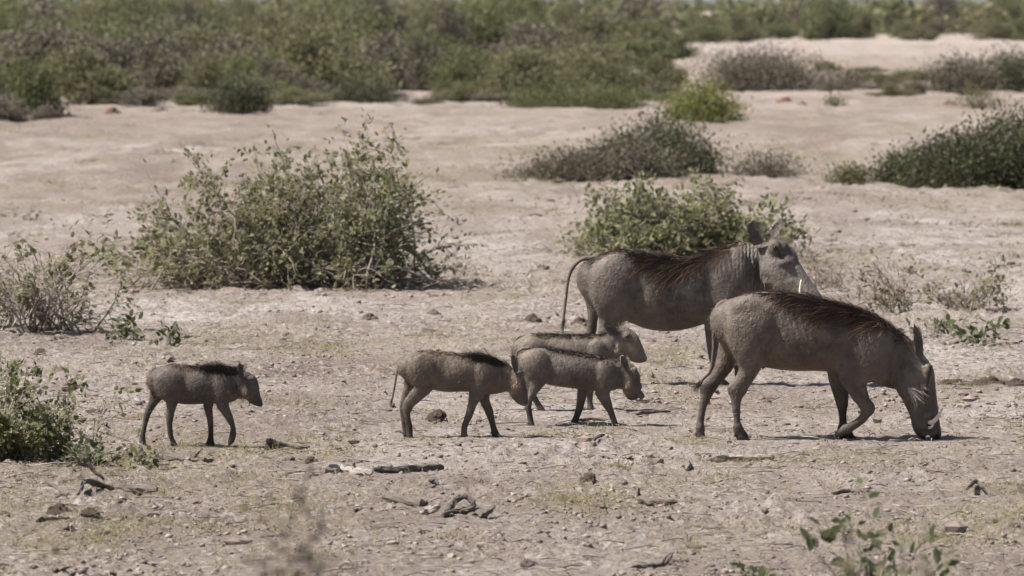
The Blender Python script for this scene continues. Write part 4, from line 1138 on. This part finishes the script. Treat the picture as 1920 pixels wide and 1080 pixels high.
shrub('shrub', 'faint straggling plant at the right end of the bright green bush', 'shrub', 1485, 492, 80, 70, 24, M['leaf_mid'], M['dead'], 16, .035, 130, .7, None, 0, base=.3, n2=4, n3=2, l2=.13, l3=.09, thick=.004)
shrub('seedling', 'big leaved sprout at the bottom edge near the lower right corner', 'plant', 1632, 1105, 290, 290, 25, M['leaf_near'], M['bark'], 34, .046, 300, .6, None, 300, loc=(675 / F * 21, 21.0, h_at(675 / F * 21, 21.0)), base=.38, n2=3, n3=1, l2=.09, l3=.04, thick=.005, low=.15, reach=(.6, 1.15))
shrub('seedling', 'small leafy sprout at the bottom edge left of the big leaved one', 'plant', 1425, 1105, 90, 60, 26, M['leaf_near'], M['bark'], 8, .04, 40, .6, None, 40, base=.3, n2=3, n3=1, l2=.07, l3=.04, thick=.004)

def needle_bush(name, label, px, py, wpx, hpx, seed, leafm, n, leaf=.05, depth=.8, clumps=28, group=None, tuft=.12, peak=None):
    """dense bush of fine upright sprays"""
    rng = np.random.default_rng(seed)
    n = int(n * 1.9); leaf = leaf * .66
    g = G(px, py); s = F / g[1]
    rx = wpx / 2 / s; h = hpx / s
    root = thing(name, label, 'bush', tuple(g), 0, group)
    polys = []; P = []; Dr = []
    for i in range(clumps):
        a = rng.uniform(0, 2 * math.pi); e = math.acos(rng.uniform(0.02, 1)); f = rng.uniform(.55, 1.0) * (1 if rng.random() < .85 else 1.15)
        tip = np.array([rx * math.cos(a) * math.sin(e), rx * depth * math.sin(a) * math.sin(e), h * math.cos(e) ** .7]) * f
        if peak:
            tip[2] *= peak[2] + (1 - peak[2]) * math.exp(-((tip[0] / rx - peak[0]) / peak[1]) ** 2)
        tip[2] = max(tip[2], .06)
        b = np.array([tip[0] * .35, tip[1] * .35, 0])
        t = np.linspace(0, 1, 5)[:, None]
        pts = b + (tip - b) * t + rng.normal(0, .03 * h, (5, 3)) * t
        polys.append((pts, .012, .004))
        m = n // clumps
        d = (tip - b) / np.linalg.norm(tip - b)
        rr = rng.normal(0, 1, (m, 3)) * tuft * np.array([1.2, 1.2, .8]) * (1 + rx * .25)
        P.append(tip - d * rng.uniform(0, 1, m)[:, None] * .45 * np.linalg.norm(tip - b) + rr)
        Dr.append(d * .7 + rng.normal(0, .55, (m, 3)) + np.array([0, 0, .5]))
    P = np.concatenate(P); Dr = np.concatenate(Dr)
    P[:, 2] = np.where(P[:, 2] < .01, np.abs(P[:, 2]) * .5 + .01, P[:, 2])
    obj('stem', stems_mesh(polys, name + '_stem', rng), M['bark_dark'], root, 'stuff')
    acc = Acc(); leaf_cloud(acc, P, Dr, leaf * rng.uniform(.6, 1.5, len(P)), rng, .1, True)
    obj('foliage', acc.mesh(name + '_foliage'), leafm, root, 'stuff')
    return root

needle_bush('bush', 'dark green bush with a grey brown skirt above the bright green bush', 1225, 334, 250, 116, 31, M['leaf_dark'], 10000, .055, .8, 44, peak=(.25, .6, .5))
needle_bush('bush', 'grey brown low brush at the left foot of the dark middle bush', 1120, 336, 320, 78, 32, M['far_brown'], 8000, .045, .6, 50, tuft=.10, peak=(.35, .7, .45))
needle_bush('bush', 'dense dark green bush cut off by the right edge', 1868, 350, 320, 140, 33, M['leaf_dark'], 17000, .06, .8, 62, peak=(.25, .6, .45))
needle_bush('bush', 'low dark green bush left of the dense right edge bush', 1690, 346, 110, 50, 34, M['leaf_dark'], 3500, .05, .8, 22, tuft=.09)
needle_bush('bush', 'small feathery tuft farthest left of the right edge bush', 1600, 346, 50, 30, 35, M['far_olive'], 900, .045, .8, 10, tuft=.07)
needle_bush('bush', 'thin grey brush right of the dark middle bush', 1440, 332, 150, 40, 36, M['far_brown'], 1500, .04, .8, 24, tuft=.10)
needle_bush('bush', 'yellow green bush at the edge of the far thicket', 1318, 228, 100, 76, 37, M['yellow_green'], 3600, .07, .8, 26, tuft=.14)
needle_bush('bush', 'small dark bush standing alone before the far left thicket', 450, 216, 70, 70, 38, M['leaf_dark'], 3200, .07, .8, 22, tuft=.14)
needle_bush('bush', 'dead grey brown brush at the left of the far sand patch', 1425, 172, 250, 80, 39, M['far_brown'], 7000, .075, .6, 44, tuft=.2)
needle_bush('bush', 'low dead brush trailing right of the dead grey brown brush', 1570, 170, 150, 34, 40, M['far_brown'], 2000, .06, .6, 20, tuft=.13)
needle_bush('bush', 'far brown bush near the right edge', 1800, 168, 100, 66, 41, M['far_brown'], 3500, .08, .6, 26, tuft=.2)
needle_bush('bush', 'far dark green bush cut by the right edge', 1900, 166, 110, 74, 42, M['leaf_dark'], 4000, .08, .6, 26, tuft=.2)
needle_bush('bush', 'thin sprig on bare ground before the far right bushes', 1830, 204, 60, 46, 43, M['far_olive'], 500, .06, .6, 12, tuft=.14)
needle_bush('bush', 'tiny dry tuft on the bare ground right of the yellow green bush', 1565, 202, 36, 24, 44, M['far_olive'], 250, .05, .6, 8, tuft=.08)
needle_bush('bush', 'low bright green bush in front of the far central thicket', 1075, 200, 280, 30, 45, M['far_green'], 4500, .07, .4, 40, tuft=.15)
needle_bush('bush', 'low blue green bush at the foot of the far thicket left of centre', 680, 194, 120, 32, 46, M['leaf_dark'], 2600, .07, .5, 26, tuft=.15)

# far thicket: prototypes copied
def proto_bush(seed, kind, n, clumps):
    rng = np.random.default_rng(seed)
    P = []; Dr = []; polys = []
    for i in range(clumps):
        a = rng.uniform(0, 2 * math.pi); e = math.acos(rng.uniform(-.05, 1)); f = rng.uniform(.5, 1.0)
        tip = np.array([math.cos(a) * math.sin(e), .9 * math.sin(a) * math.sin(e), .1 + .9 * abs(math.cos(e))]) * f
        b = np.array([tip[0] * .3, tip[1] * .3, 0]); t = np.linspace(0, 1, 4)[:, None]
        polys.append((b + (tip - b) * t + rng.normal(0, .03, (4, 3)) * t, .018, .006))
        m = n // clumps
        rr = rng.normal(0, 1, (m, 3)) * np.array([.15, .15, .10]) * rng.uniform(.6, 1.4)
        P.append(tip + rr - (tip - b) * rng.uniform(0, .35, m)[:, None]); Dr.append(rng.normal(0, 1, (m, 3)) + (tip - b) * .6 + [0, 0, .4])
    P = np.concatenate(P); Dr = np.concatenate(Dr); P[:, 2] = np.abs(P[:, 2]) + .01
    acc = Acc(); leaf_cloud(acc, P, Dr, .066 * rng.uniform(.5, 1.4, len(P)), rng, .2, True)
    return acc.mesh('far_foliage'), stems_mesh(polys, 'far_stem', rng)

PROT = {k: [proto_bush(100 + i * 7 + j, k, 8000, 18) for j in range(3)] for i, k in enumerate(('far_green', 'far_olive', 'far_brown'))}
for k, l_ in PROT.items():
    for (fo, stm) in l_:
        fo.materials.append(M[k]); stm.materials.append(M['bark_dark'] if k != 'far_brown' else M['dead'])

def far_bush(px, py, wpx, hpx, kind, label, group=None, rng=R):
    g = G(px, py); s = F / g[1]
    fo, stm = PROT[kind][int(rng.integers(3))]
    root = thing('bush', label, 'bush', tuple(g), float(rng.uniform(0, 6.28)), group)
    sx = wpx / 2 / s
    for nm, me in (('foliage', fo), ('stem', stm)):
        o = obj(nm, me, None, root, 'stuff')
        o.scale = (sx, sx, hpx / s)
    return root

for (px, py, wp, hp, k, lab) in [
    (40, 216, 170, 110, 'far_green', 'dense green bush at the far left edge of the thicket'),
    (150, 196, 190, 120, 'far_olive', 'olive bush second from the left in the thicket front'),
    (262, 112, 200, 124, 'far_green', 'tall rounded green bush at upper left of the thicket'),
    (300, 188, 170, 100, 'far_brown', 'brown bush below the tall rounded green bush'),
    (385, 186, 120, 80, 'far_olive', 'brownish olive bush behind the small lone dark bush'),
    (520, 184, 150, 76, 'far_brown', 'brown bush right of the small lone dark bush'),
    (655, 112, 230, 104, 'far_green', 'broad green bush with dark hollow above the big shrub'),
    (650, 176, 170, 76, 'far_brown', 'brown bush above the low blue green bush'),
    (800, 172, 130, 100, 'far_brown', 'grey brown bush beside the pale gap in the thicket'),
    (870, 180, 160, 80, 'far_green', 'green bush right of the pale gap in the thicket'),
    (990, 188, 190, 104, 'far_olive', 'olive bush in the middle of the thicket front'),
    (1130, 190, 200, 100, 'far_olive', 'olive bush left of the dark hollow in the thicket'),
    (1235, 186, 120, 84, 'far_olive', 'bush with a dark hollow left of the yellow green bush'),
    (1555, 76, 130, 84, 'far_green', 'tall dark green bush on the skyline right of centre'),
    (1450, 74, 110, 30, 'far_green', 'low green bush on the far side of the sand patch'),
    (1770, 62, 110, 70, 'far_brown', 'tall brown bush on the skyline at upper right'),
    (1885, 64, 130, 72, 'far_green', 'green bush on the skyline in the upper right corner'),
    (1680, 60, 120, 40, 'far_olive', 'low olive bush on the skyline between the tall right bushes'),
]:
    far_bush(px, py, wp, hp, k, lab, 'bushes of the far thicket')
rng = np.random.default_rng(21)
GL = {'far_green': 'green bush crowded among others in the far thicket', 'far_olive': 'olive bush crowded among others in the far thicket', 'far_brown': 'dry brown bush crowded among others in the far thicket'}
n_f = 0
while n_f < 105:
    py = rng.uniform(72, 182); px = rng.uniform(-90, 1290)
    if py > 172 - 0.0 * px and px > 1200: continue
    if px > 1180 and py > 110 and rng.random() < .6: continue
    if 730 < px < 810 and 105 < py < 160: continue
    s = (py - HOR) / H
    k = rng.choice(['far_green', 'far_olive', 'far_brown'], p=[.46, .36, .18] if py < 130 else [.2, .38, .42])
    wm = rng.uniform(1.8, 3.8); hm = rng.uniform(.8, 1.5) if py > 135 else (rng.uniform(1.2, 2.0) if py > 105 else rng.uniform(1.75, 2.5))
    if px > 1180: hm = min(hm, rng.uniform(.8, 1.5))
    far_bush(px, py, wm * s, hm * s, k, GL[k], 'crowded bushes of the far thicket', rng)
    n_f += 1

rng = np.random.default_rng(23)
for i in range(34):
    px = rng.uniform(-20, 1260); py = rng.uniform(184, 199) if px > 120 else rng.uniform(200, 226)
    s = (py - HOR) / H
    k = rng.choice(['far_olive', 'far_brown', 'far_green'], p=[.4, .4, .2])
    far_bush(px, py, rng.uniform(.5, 1.7) * s, rng.uniform(.16, .5) * s, k, 'low tuft of scrub at the ragged front edge of the far thicket', 'low scrub along the thicket edge', rng)

rng = np.random.default_rng(29)
for i in range(26):
    px = rng.uniform(1300, 1960); py = rng.uniform(60, 80)
    s = (py - HOR) / H
    k = rng.choice(['far_olive', 'far_brown', 'far_green'], p=[.4, .3, .3])
    far_bush(px, py, rng.uniform(1.6, 3.6) * s, rng.uniform(.7, 1.7) * s, k, 'low scrub bush on the skyline beyond the far sand patch', 'skyline scrub beyond the sand patch', rng)
for i in range(16):
    px = rng.uniform(1480, 1930); py = rng.uniform(128, 182)
    s = (py - HOR) / H
    far_bush(px, py, rng.uniform(.6, 1.7) * s, rng.uniform(.12, .36) * s, 'far_brown' if rng.random() < .6 else 'far_olive', 'low dry scrub tuft on the bare ground at the far right', 'low dry scrub at the far right', rng)

# bushland beyond, one mass
def bushland():
    rng = np.random.default_rng(77)
    for (nm, mname, cnt) in (('bushland', 'far_green', 390), ('bushland', 'far_olive', 390), ('bushland', 'far_brown', 120)):
        acc = Acc()
        for i in range(cnt):
            d = 330 * (1500 / 330) ** rng.random() if rng.random() < .8 else rng.uniform(1500, 3500)
            x = rng.uniform(-.11, .11) * d
            u = x / d
            if d < 410 and u > .02: continue
            w_ = rng.uniform(1.5, 4.5) * (1 + d / 2500); h_ = rng.uniform(1.3, 2.6) * (1 + d / 6000)
            n = 170
            q = rng.normal(0, 1, (n, 3)); q /= np.linalg.norm(q, axis=1)[:, None]; q[:, 2] = np.abs(q[:, 2])
            q *= rng.uniform(.55, 1.05, (n, 1))
            if i % 4 == 0:
                x = rng.choice([-1, 1]) * rng.uniform(.105, .3) * d
            P = q * [w_ / 2, w_ / 2, h_] + [x, d, h_at(x, d)]
            leaf_cloud(acc, P, rng.normal(0, 1, (n, 3)) + [0, 0, .3], rng.uniform(.25, .55, n) * (1 + d / 2500), rng, .2, True)
        obj(nm, acc.mesh('bushland'), M[mname], None, 'stuff')
bushland()

# ------------------------------------------------------------------ fallen wood, clods, mounds
def stick(label, pts, r0, r1, m, seed, cat='stick', name='stick', forks=(), lift=.0, rough=.36):
    rng = np.random.default_rng(seed)
    W = np.array([G(a, b) for (a, b, *_) in pts])
    ch = clod_h(W[:, 0], W[:, 1], h_macro(W[:, 0], W[:, 1])[1])
    for i, p in enumerate(pts):
        W[i, 2] += max(ch[i], ch.mean(), 0) + .006 + (p[2] if len(p) > 2 else 0) + r0 * .6 + lift
    o = W.mean(0); o[2] = W[:, 2].min()
    pl = spline(W, 5) - o
    pl[1:-1] += rng.normal(0, r0 * .14, pl[1:-1].shape)
    acc = Acc(); n = len(pl)
    tube(acc, pl, np.linspace(r0, r1, n) * np.interp(np.arange(n), np.linspace(0, n - 1, len(W) + 2), rng.uniform(.75, 1.25, len(W) + 2)) * np.concatenate([[.55, .9], np.ones(n - 4), [.9, .5]]), 9, rough, rng)
    for (t, dx, dz, L) in forks:
        b = pl[int(t * (n - 1))]
        q = spline([b, b + np.array([dx * L * .5, rng.normal(0, .02), dz * L * .6]), b + np.array([dx * L, rng.normal(0, .03), dz * L])], 4)
        tube(acc, q, np.linspace(r0 * .6, r0 * .2, len(q)), 6, rough, rng)
    ob = obj(name, acc.mesh('stick', False), m)
    ob.location = o
    tag(ob, label, cat)
    return ob

stick('pale weathered stick left of the dark log in the foreground', [(605, 893), (640, 889), (675, 895), (698, 897)], .020, .014, M['drift'], 1, forks=[(.6, -.1, .8, .05)])
stick('long dark log lying right of the pale weathered stick', [(700, 889), (745, 887), (790, 884), (832, 882)], .012, .017, M['drift_dark'], 2)
stick('dark curved stick at the left end of the twisted wood pile', [(718, 938), (750, 946), (785, 953), (800, 952)], .012, .015, M['drift_dark'], 3)
stick('twisted looping root in the middle foreground', [(836, 970), (846, 968, .028), (862, 967, .055), (880, 967, .052), (888, 968, .018), (862, 969)], .012, .008, M['drift_dark'], 4)
stick('snaking dark branch at the right of the twisted wood pile', [(830, 972), (868, 966), (892, 963, .01), (906, 974), (928, 964, .015)], .014, .010, M['drift_dark'], 5)
stick('short grey stump of wood between the curved stick and root', [(794, 966), (814, 967, .01), (824, 967, .03)], .015, .012, M['drift'], 6)
stick('pale split log in front of the grazing adult', [(1328, 866), (1365, 862), (1410, 863), (1452, 863)], .010, .017, M['drift'], 7)
stick('dark knotted log below the pale split log to its left', [(1196, 944), (1220, 950), (1270, 951)], .016, .012, M['drift_dark'], 8, forks=[(.15, -.05, .9, .05)])
stick('short dark stick below the pale split log to its right', [(1446, 938), (1465, 942), (1494, 946)], .012, .007, M['drift_dark'], 9)
stick('small dark stick at the right edge of the foreground', [(1812, 933), (1830, 929), (1843, 930)], .008, .010, M['drift_dark'], 10)
stick('bent grey branch with a pale broken end at lower left', [(146, 936), (160, 928, .025), (205, 921), (250, 924), (295, 931)], .012, .017, M['drift_dark'], 11)
stick('thin dark twig standing up left of the bent grey branch', [(84, 930, .045), (105, 934, .02), (125, 940)], .009, .006, M['drift_dark'], 12)
stick('slanting thin twig rising from the lower left bush', [(150, 915, .12), (175, 915, .06), (200, 915, .01)], .008, .005, M['drift_dark'], 13)
stick('grey stick on the ground right of the left piglet', [(498, 843, .03), (515, 842, .015), (545, 842), (580, 843)], .012, .008, M['drift_dark'], 14)
stick('forked dark twig at the bottom edge right of centre', [(1185, 1072), (1215, 1070), (1245, 1066), (1262, 1064, .035)], .008, .005, M['drift_dark'], 15, forks=[(.6, .6, .9, .05)])
stick('curved thin stick above the forked dark twig', [(1284, 1022, .02), (1292, 1030), (1325, 1032)], .010, .005, M['drift_dark'], 16)
stick('thin dark stick lying behind the front piglet hooves', [(1080, 792), (1110, 790), (1140, 791)], .008, .006, M['drift_dark'], 17)
stick('dark twig on bare soil right of the front piglet', [(1192, 782), (1220, 780), (1256, 777)], .009, .006, M['drift_dark'], 18)
stick('short dark twig on the soil in front of the piglet pair', [(1110, 842), (1124, 838, .01), (1134, 836, .015)], .007, .006, M['drift_dark'], 19)
stick('dark stick near the bottom left corner', [(70, 994), (90, 988), (130, 983)], .011, .006, M['drift_dark'], 20)
stick('thin stick lying left of the twisted wood pile', [(664, 966), (680, 962), (700, 960)], .009, .006, M['drift_dark'], 21)
stick('long broken grey branch at lower left of centre', [(300, 862), (345, 866), (385, 872), (400, 868)], .012, .008, M['drift_dark'], 23, forks=[(.5, .5, .6, .08)])
stick('short grey stick in front of the pale split log', [(1560, 930), (1590, 926), (1612, 928)], .009, .006, M['drift_dark'], 24)
stick('thin dark twig at the lower left beside the dark clods', [(150, 985), (185, 978), (230, 981)], .008, .005, M['drift_dark'], 25)
stick('dry stalk on pale soil left of the big shrub foot', [(40, 590), (80, 586, .04), (130, 592)], .007, .004, M['drift'], 22)

def lump(label, px, py, wpx, hpx, m, seed, cat='clod', name='clod', depth=1.0, f=2.2, amp=.35, sub=3):
    rng = np.random.default_rng(seed)
    g = G(px, py); s = F / g[1]
    wx = wpx / 2 / s * .9; hz = hpx / s * .8
    S = Sculpt((-wx * 1.25, -wx * depth * 1.25, -hz * .35), (wx * 1.25, wx * depth * 1.25, hz * 1.2), max(hz / 11, wx / 22))
    for i in range(int(rng.integers(12, 20))):
        a = rng.uniform(0, 6.28); q = rng.uniform(0, .75) ** .7
        r = rng.uniform(.16, .42) * hz
        top = hz * (1 - q * q) * rng.uniform(.5, 1)
        S.ell((wx * q * math.cos(a), wx * depth * q * math.sin(a), max(0, top - r)), (r * rng.uniform(.9, 1.9), r * rng.uniform(.9, 1.6), r * rng.uniform(.7, 1.1)), r * .3, rng.uniform(-.6, .6))
    S.ell((0, 0, -.05 * hz), (wx * .9, wx * depth * .9, hz * .42), hz * .15)
    W, Fa = S.mesh()
    W = W + (.15 * hz) * fbm(W[:, 0] / hz * 5 + W[:, 2] / hz * 3, W[:, 1] / hz * 5 - W[:, 2] / hz * 4, seed, 3)[:, None] * vnormals(W, Fa)
    o = obj(name, mk_mesh(name, W, Fa, True), m)
    o.location = g
    tag(o, label, cat)
    return o

for i, (a, lab) in enumerate([
    ((135, 728, 46, 20, 'dung'), 'flat brown dung pat behind the left piglet'),
    ((820, 790, 46, 30, 'dung'), 'crumbly brown clod between the mid piglet legs'),
    ((1000, 608, 46, 26, 'dung'), 'rough brown mound behind the rear piglet rump'),
    ((1086, 612, 36, 26, 'dung'), 'brown clod at the feet of the standing adult'),
    ((814, 590, 26, 16, 'clod'), 'small round clod on pale soil behind the mid piglet'),
    ((693, 598, 30, 16, 'clod'), 'low clod below the right end of the large shrub'),
    ((1100, 908, 34, 28, 'dung'), 'round dark dung ball in the open foreground'),
    ((1010, 698, 26, 16, 'dung'), 'dark clod on the soil left of the front piglet tail'),
    ((510, 842, 26, 24, 'dung'), 'dark knot of dung beside the grey stick'),
    ((458, 852, 18, 18, 'dung'), 'small dark dung ball right of the left piglet raised hoof'),
    ((430, 856, 22, 18, 'dung'), 'small brown dung ball nearest the left piglet hooves'),
    ((995, 1066, 34, 28, 'drift_dark'), 'dark stump of root at the bottom edge centre'),
    ((75, 668, 22, 22, 'dung'), 'grey brown clod under the sparse left shrub'),
    ((1850, 722, 80, 26, 'dung'), 'broken ridge of dark mud at the right edge'),
    ((1785, 722, 66, 18, 'dung'), 'low crumbled mud ridge right of the grazing head'),
    ((1905, 722, 50, 18, 'dung'), 'mud lump cut off by the right edge'),
    ((300, 205, 60, 14, 'clod'), 'low soil hump on the far bare ground at left'),
    ((208, 208, 30, 16, 'rusty_soil'), 'far reddish clod at the foot of the left thicket'),
    ((1472, 199, 36, 15, 'rusty_soil'), 'far reddish mound left on the bare ground'),
    ((1504, 199, 26, 9, 'clod'), 'far low brown mound beside the left reddish mound'),
    ((1780, 198, 30, 14, 'rusty_soil'), 'far reddish mound right on the bare ground'),
    ((1700, 257, 24, 10, 'clod'), 'small dark clod on the far bare ground above the dark bush'),
    ((1310, 727, 30, 10, 'dung'), 'low dark clod in the shade of the standing adult'),
    ((110, 962, 60, 24, 'dung'), 'dark crumbled clod at lower left'),
    ((170, 964, 44, 18, 'dung'), 'dark crumbled clod right of its neighbour at lower left'),
    ((585, 866, 30, 14, 'dung'), 'reddish brown clod above the pale weathered stick'),
]):
    lump(lab, a[0], a[1], a[2], a[3], M[a[4]], 200 + i, depth=1.6 if a[2] > 60 else 1.0, amp=.55)

# near, out of focus stalks
def stalk(label, px, D, top_py, spread, n, seed, m, head=None, hl=0):
    rng = np.random.default_rng(seed)
    x = (px - 960) / F * D
    z0 = h_at(x, D)
    root = thing('dry_weed', label, 'plant', (x, D, z0))
    s = F / D
    htop = H - (top_py - HOR) / s - z0
    acc = Acc(); P = []; Dd = []
    for i in range(n):
        a = rng.normal(0, spread); tip = np.array([a, rng.normal(0, spread * .5), htop * rng.uniform(.72, 1.0)])
        b = np.array([a * .15, 0, 0]); t = np.linspace(0, 1, 7)[:, None]
        pts = b + (tip - b) * t + np.array([0, 0, 1]) * 0 + rng.normal(0, .012, (7, 3)) * t
        tube(acc, pts, np.linspace(.003, .0012, 7), 3)
        for k in range(hl):
            tt = rng.uniform(.55, 1.0); P.append(b + (tip - b) * tt + rng.normal(0, .012, 3)); Dd.append(rng.normal(0, .6, 3) + [0, 0, .5])
    obj('stem', acc.mesh('stem'), M['dead'], root, 'stuff')
    if P:
        acc = Acc(); P = np.array(P)
        leaf_cloud(acc, P, np.array(Dd), rng.uniform(.012, .03, len(P)), rng)
        obj('foliage', acc.mesh('foliage'), m, root, 'stuff')

stalk('tall blurred seed stalk close to the camera at right', 1605, 10.5, 848, .013, 12, 1, M['far_olive'], None, 80)
stalk('blurred dry weed close to the camera at bottom left', 560, 12.0, 890, .045, 34, 2, M['far_brown'], None, 18)
stalk('blurred thin dry stems rising from the big leaved sprout', 1660, 13.0, 930, .05, 9, 7, M['far_olive'], None, 5)
stalk('blurred weed with yellow green tips at bottom left of centre', 652, 11.5, 965, .016, 7, 3, M['yellow_green'], None, 14)
stalk('single blurred stem close to the camera at the far bottom left', 100, 15.0, 985, .006, 2, 4, M['far_brown'], None, 6)

# ------------------------------------------------------------------ litter of the soil: crumbs, grass, twigs
def sample_ground(n, y0, y1, rng, power=1.6):
    t = rng.uniform(0, 1, n) ** power
    y = y0 * (y1 / y0) ** t
    x = rng.uniform(-.098, .098, n) * y
    return x, y

OCT_V = np.array([[1, 0, 0], [-1, 0, 0], [0, 1, 0], [0, -1, 0], [0, 0, 1], [0, 0, -1]], float)
OCT_F = np.array([[0, 2, 4], [2, 1, 4], [1, 3, 4], [3, 0, 4], [2, 0, 5], [1, 2, 5], [3, 1, 5], [0, 3, 5]])
def crumbs():
    rng = np.random.default_rng(50)
    x, y = sample_ground(90000, 22.0, 75, rng, 1.0)
    dens = .12 + .88 * sstep(-.1, .45, fbm(x / .8, y / 1.8, 81, 2))
    keep = rng.random(len(x)) < dens
    x, y = x[keep], y[keep]
    m, k = h_macro(x, y)
    z = m + clod_h(x, y, k)
    r = np.minimum(.0032 * np.exp(rng.exponential(.42, len(x))), .017) * (1 - .4 * k)
    q = rng.normal(size=(len(x), 4)); q /= np.linalg.norm(q, axis=1)[:, None]
    a, b, c, d = q.T
    Rm = np.stack([np.stack([1 - 2 * (c * c + d * d), 2 * (b * c - a * d), 2 * (b * d + a * c)], 1), np.stack([2 * (b * c + a * d), 1 - 2 * (b * b + d * d), 2 * (c * d - a * b)], 1), np.stack([2 * (b * d - a * c), 2 * (c * d + a * b), 1 - 2 * (b * b + c * c)], 1)], 1)
    J = rng.uniform(.55, 1.3, (len(x), 6))
    W = np.einsum('nij,nkj->nki', Rm, OCT_V[None] * J[..., None]) * (r[:, None] * [1.2, 1.2, .75])[:, None, :]
    W += np.stack([x, y, z + r * .2], 1)[:, None, :]
    f = (np.arange(len(x)) * 6)[:, None, None] + OCT_F[None]
    obj('soil_crumb', mk_mesh('soil_crumb', W.reshape(-1, 3), f.reshape(-1, 3), True), M['pebble'], None, 'stuff')
crumbs()

def debris():
    rng = np.random.default_rng(57)
    n = 5200
    x, y = sample_ground(n, 22.0, 80, rng, 1.0)
    keep = rng.random(n) < .06 + .94 * sstep(.05, .4, fbm(x / 1.1, y / 3.0, 88, 3))
    x, y = x[keep], y[keep]; n = len(x)
    m, k = h_macro(x, y); z = m + clod_h(x, y, k)
    r = np.minimum(.008 * np.exp(rng.exponential(.4, n)), .03) * (1 - .5 * k)
    V, Fa = ico(1)
    W = V[None] * (1 + rng.uniform(-.32, .32, (n, len(V))))[..., None] * (r[:, None] * rng.uniform(.7, 1.5, (n, 3)) * [1.2, 1.2, .7])[:, None, :]
    W += np.stack([x, y, z + r * .2], 1)[:, None, :]
    f = (np.arange(n) * len(V))[:, None, None] + Fa[None]
    obj('soil_clump', mk_mesh('soil_clump', W.reshape(-1, 3), f.reshape(-1, 3), False), M['clump'], None, 'stuff')
debris()

def grass():
    rng = np.random.default_rng(51)
    x, y = sample_ground(60000, 21.0, 110, rng, .9)
    d = soil_masks(x, y)['grass']
    d = sstep(.10, .7, d) * .95 + .05
    keep = rng.random(len(x)) < d
    x, y = x[keep], y[keep]
    m, k = h_macro(x, y)
    z = m + clod_h(x, y, k)
    nb = 6
    n = len(x)
    root = np.repeat(np.stack([x, y, z], 1), nb, 0) + rng.normal(0, .016, (n * nb, 3)) * [1, 1, 0]
    ang = rng.uniform(0, 2 * math.pi, n * nb); lean = rng.uniform(.2, 1.5, n * nb)
    dv = np.stack([np.cos(ang) * lean, np.sin(ang) * lean, np.full(n * nb, .8)], 1)
    L = rng.uniform(.014, .05, n * nb) * (1 + np.repeat(sstep(45, 100, y), nb) * .8) * np.repeat(rng.uniform(.6, 1.4, n), nb)
    acc = Acc()
    strands(acc, root, dv, L, .0032, (0, 0, -.35), 2, rng)
    # denser tufts gathered in small patches
    nt = 420
    tx, ty = sample_ground(nt, 22.5, 62, rng, .9)
    gm = soil_masks(tx, ty)['grass']
    for i in range(nt):
        if rng.random() > .18 + gm[i]: continue
        nbl = int(rng.integers(50, 190)); r = rng.uniform(.03, .14)
        bx_ = tx[i] + rng.normal(0, r, nbl); by_ = ty[i] + rng.normal(0, r * 1.6, nbl)
        mm, kk_ = h_macro(bx_, by_)
        rt = np.stack([bx_, by_, mm + clod_h(bx_, by_, kk_) - .002], 1)
        an = rng.uniform(0, 6.28, nbl); le = rng.uniform(.1, 1.2, nbl)
        strands(acc, rt, np.stack([np.cos(an) * le, np.sin(an) * le, np.full(nbl, .9)], 1), rng.uniform(.015, .055, nbl), .003, (0, 0, -.3), 2, rng)
    obj('dry_grass', acc.mesh('dry_grass'), M['straw'], None, 'stuff')
grass()

def herbs():
    rng = np.random.default_rng(53)
    y = 48 * (150 / 48) ** rng.uniform(0, 1, 900); x = rng.uniform(-.098, .098, 900) * y
    keep = rng.random(900) < .25 + .75 * sstep(0, .4, fbm(x / 3, y / 9, 33, 2))
    x, y = x[keep], y[keep]; z = h_macro(x, y)[0]
    acc = Acc()
    for i in range(len(x)):
        n = int(rng.integers(8, 40)); r = rng.uniform(.04, .16)
        root = np.stack([x[i] + rng.normal(0, r, n), y[i] + rng.normal(0, r * 2, n), np.full(n, z[i])], 1)
        strands(acc, root, np.stack([rng.normal(0, .7, n), rng.normal(0, .7, n), np.full(n, .6)], 1), rng.uniform(.03, .12, n), .008, (0, 0, -.3), 2, rng)
    obj('dry_herb', acc.mesh('dry_herb'), M['herb'], None, 'stuff')
herbs()

def twigs():
    rng = np.random.default_rng(52)
    x, y = sample_ground(7000, 22.0, 60, rng, .9)
    z = h_macro(x, y)[0]
    acc = Acc()
    for i in range(len(x)):
        a = rng.uniform(0, math.pi * 2); L = .02 + rng.exponential(.045); d = np.array([math.cos(a), math.sin(a), 0])
        p = np.array([x[i], y[i], z[i] + .008])
        tube(acc, np.stack([p, p + d * L * .5 + [0, 0, rng.uniform(0, .012)], p + d * L + rng.normal(0, .01, 3) * [1, 1, .3]]), [.0028, .0022, .0012], 3)
    obj('twig_litter', acc.mesh('twig_litter'), M['litter'], None, 'stuff')
twigs()
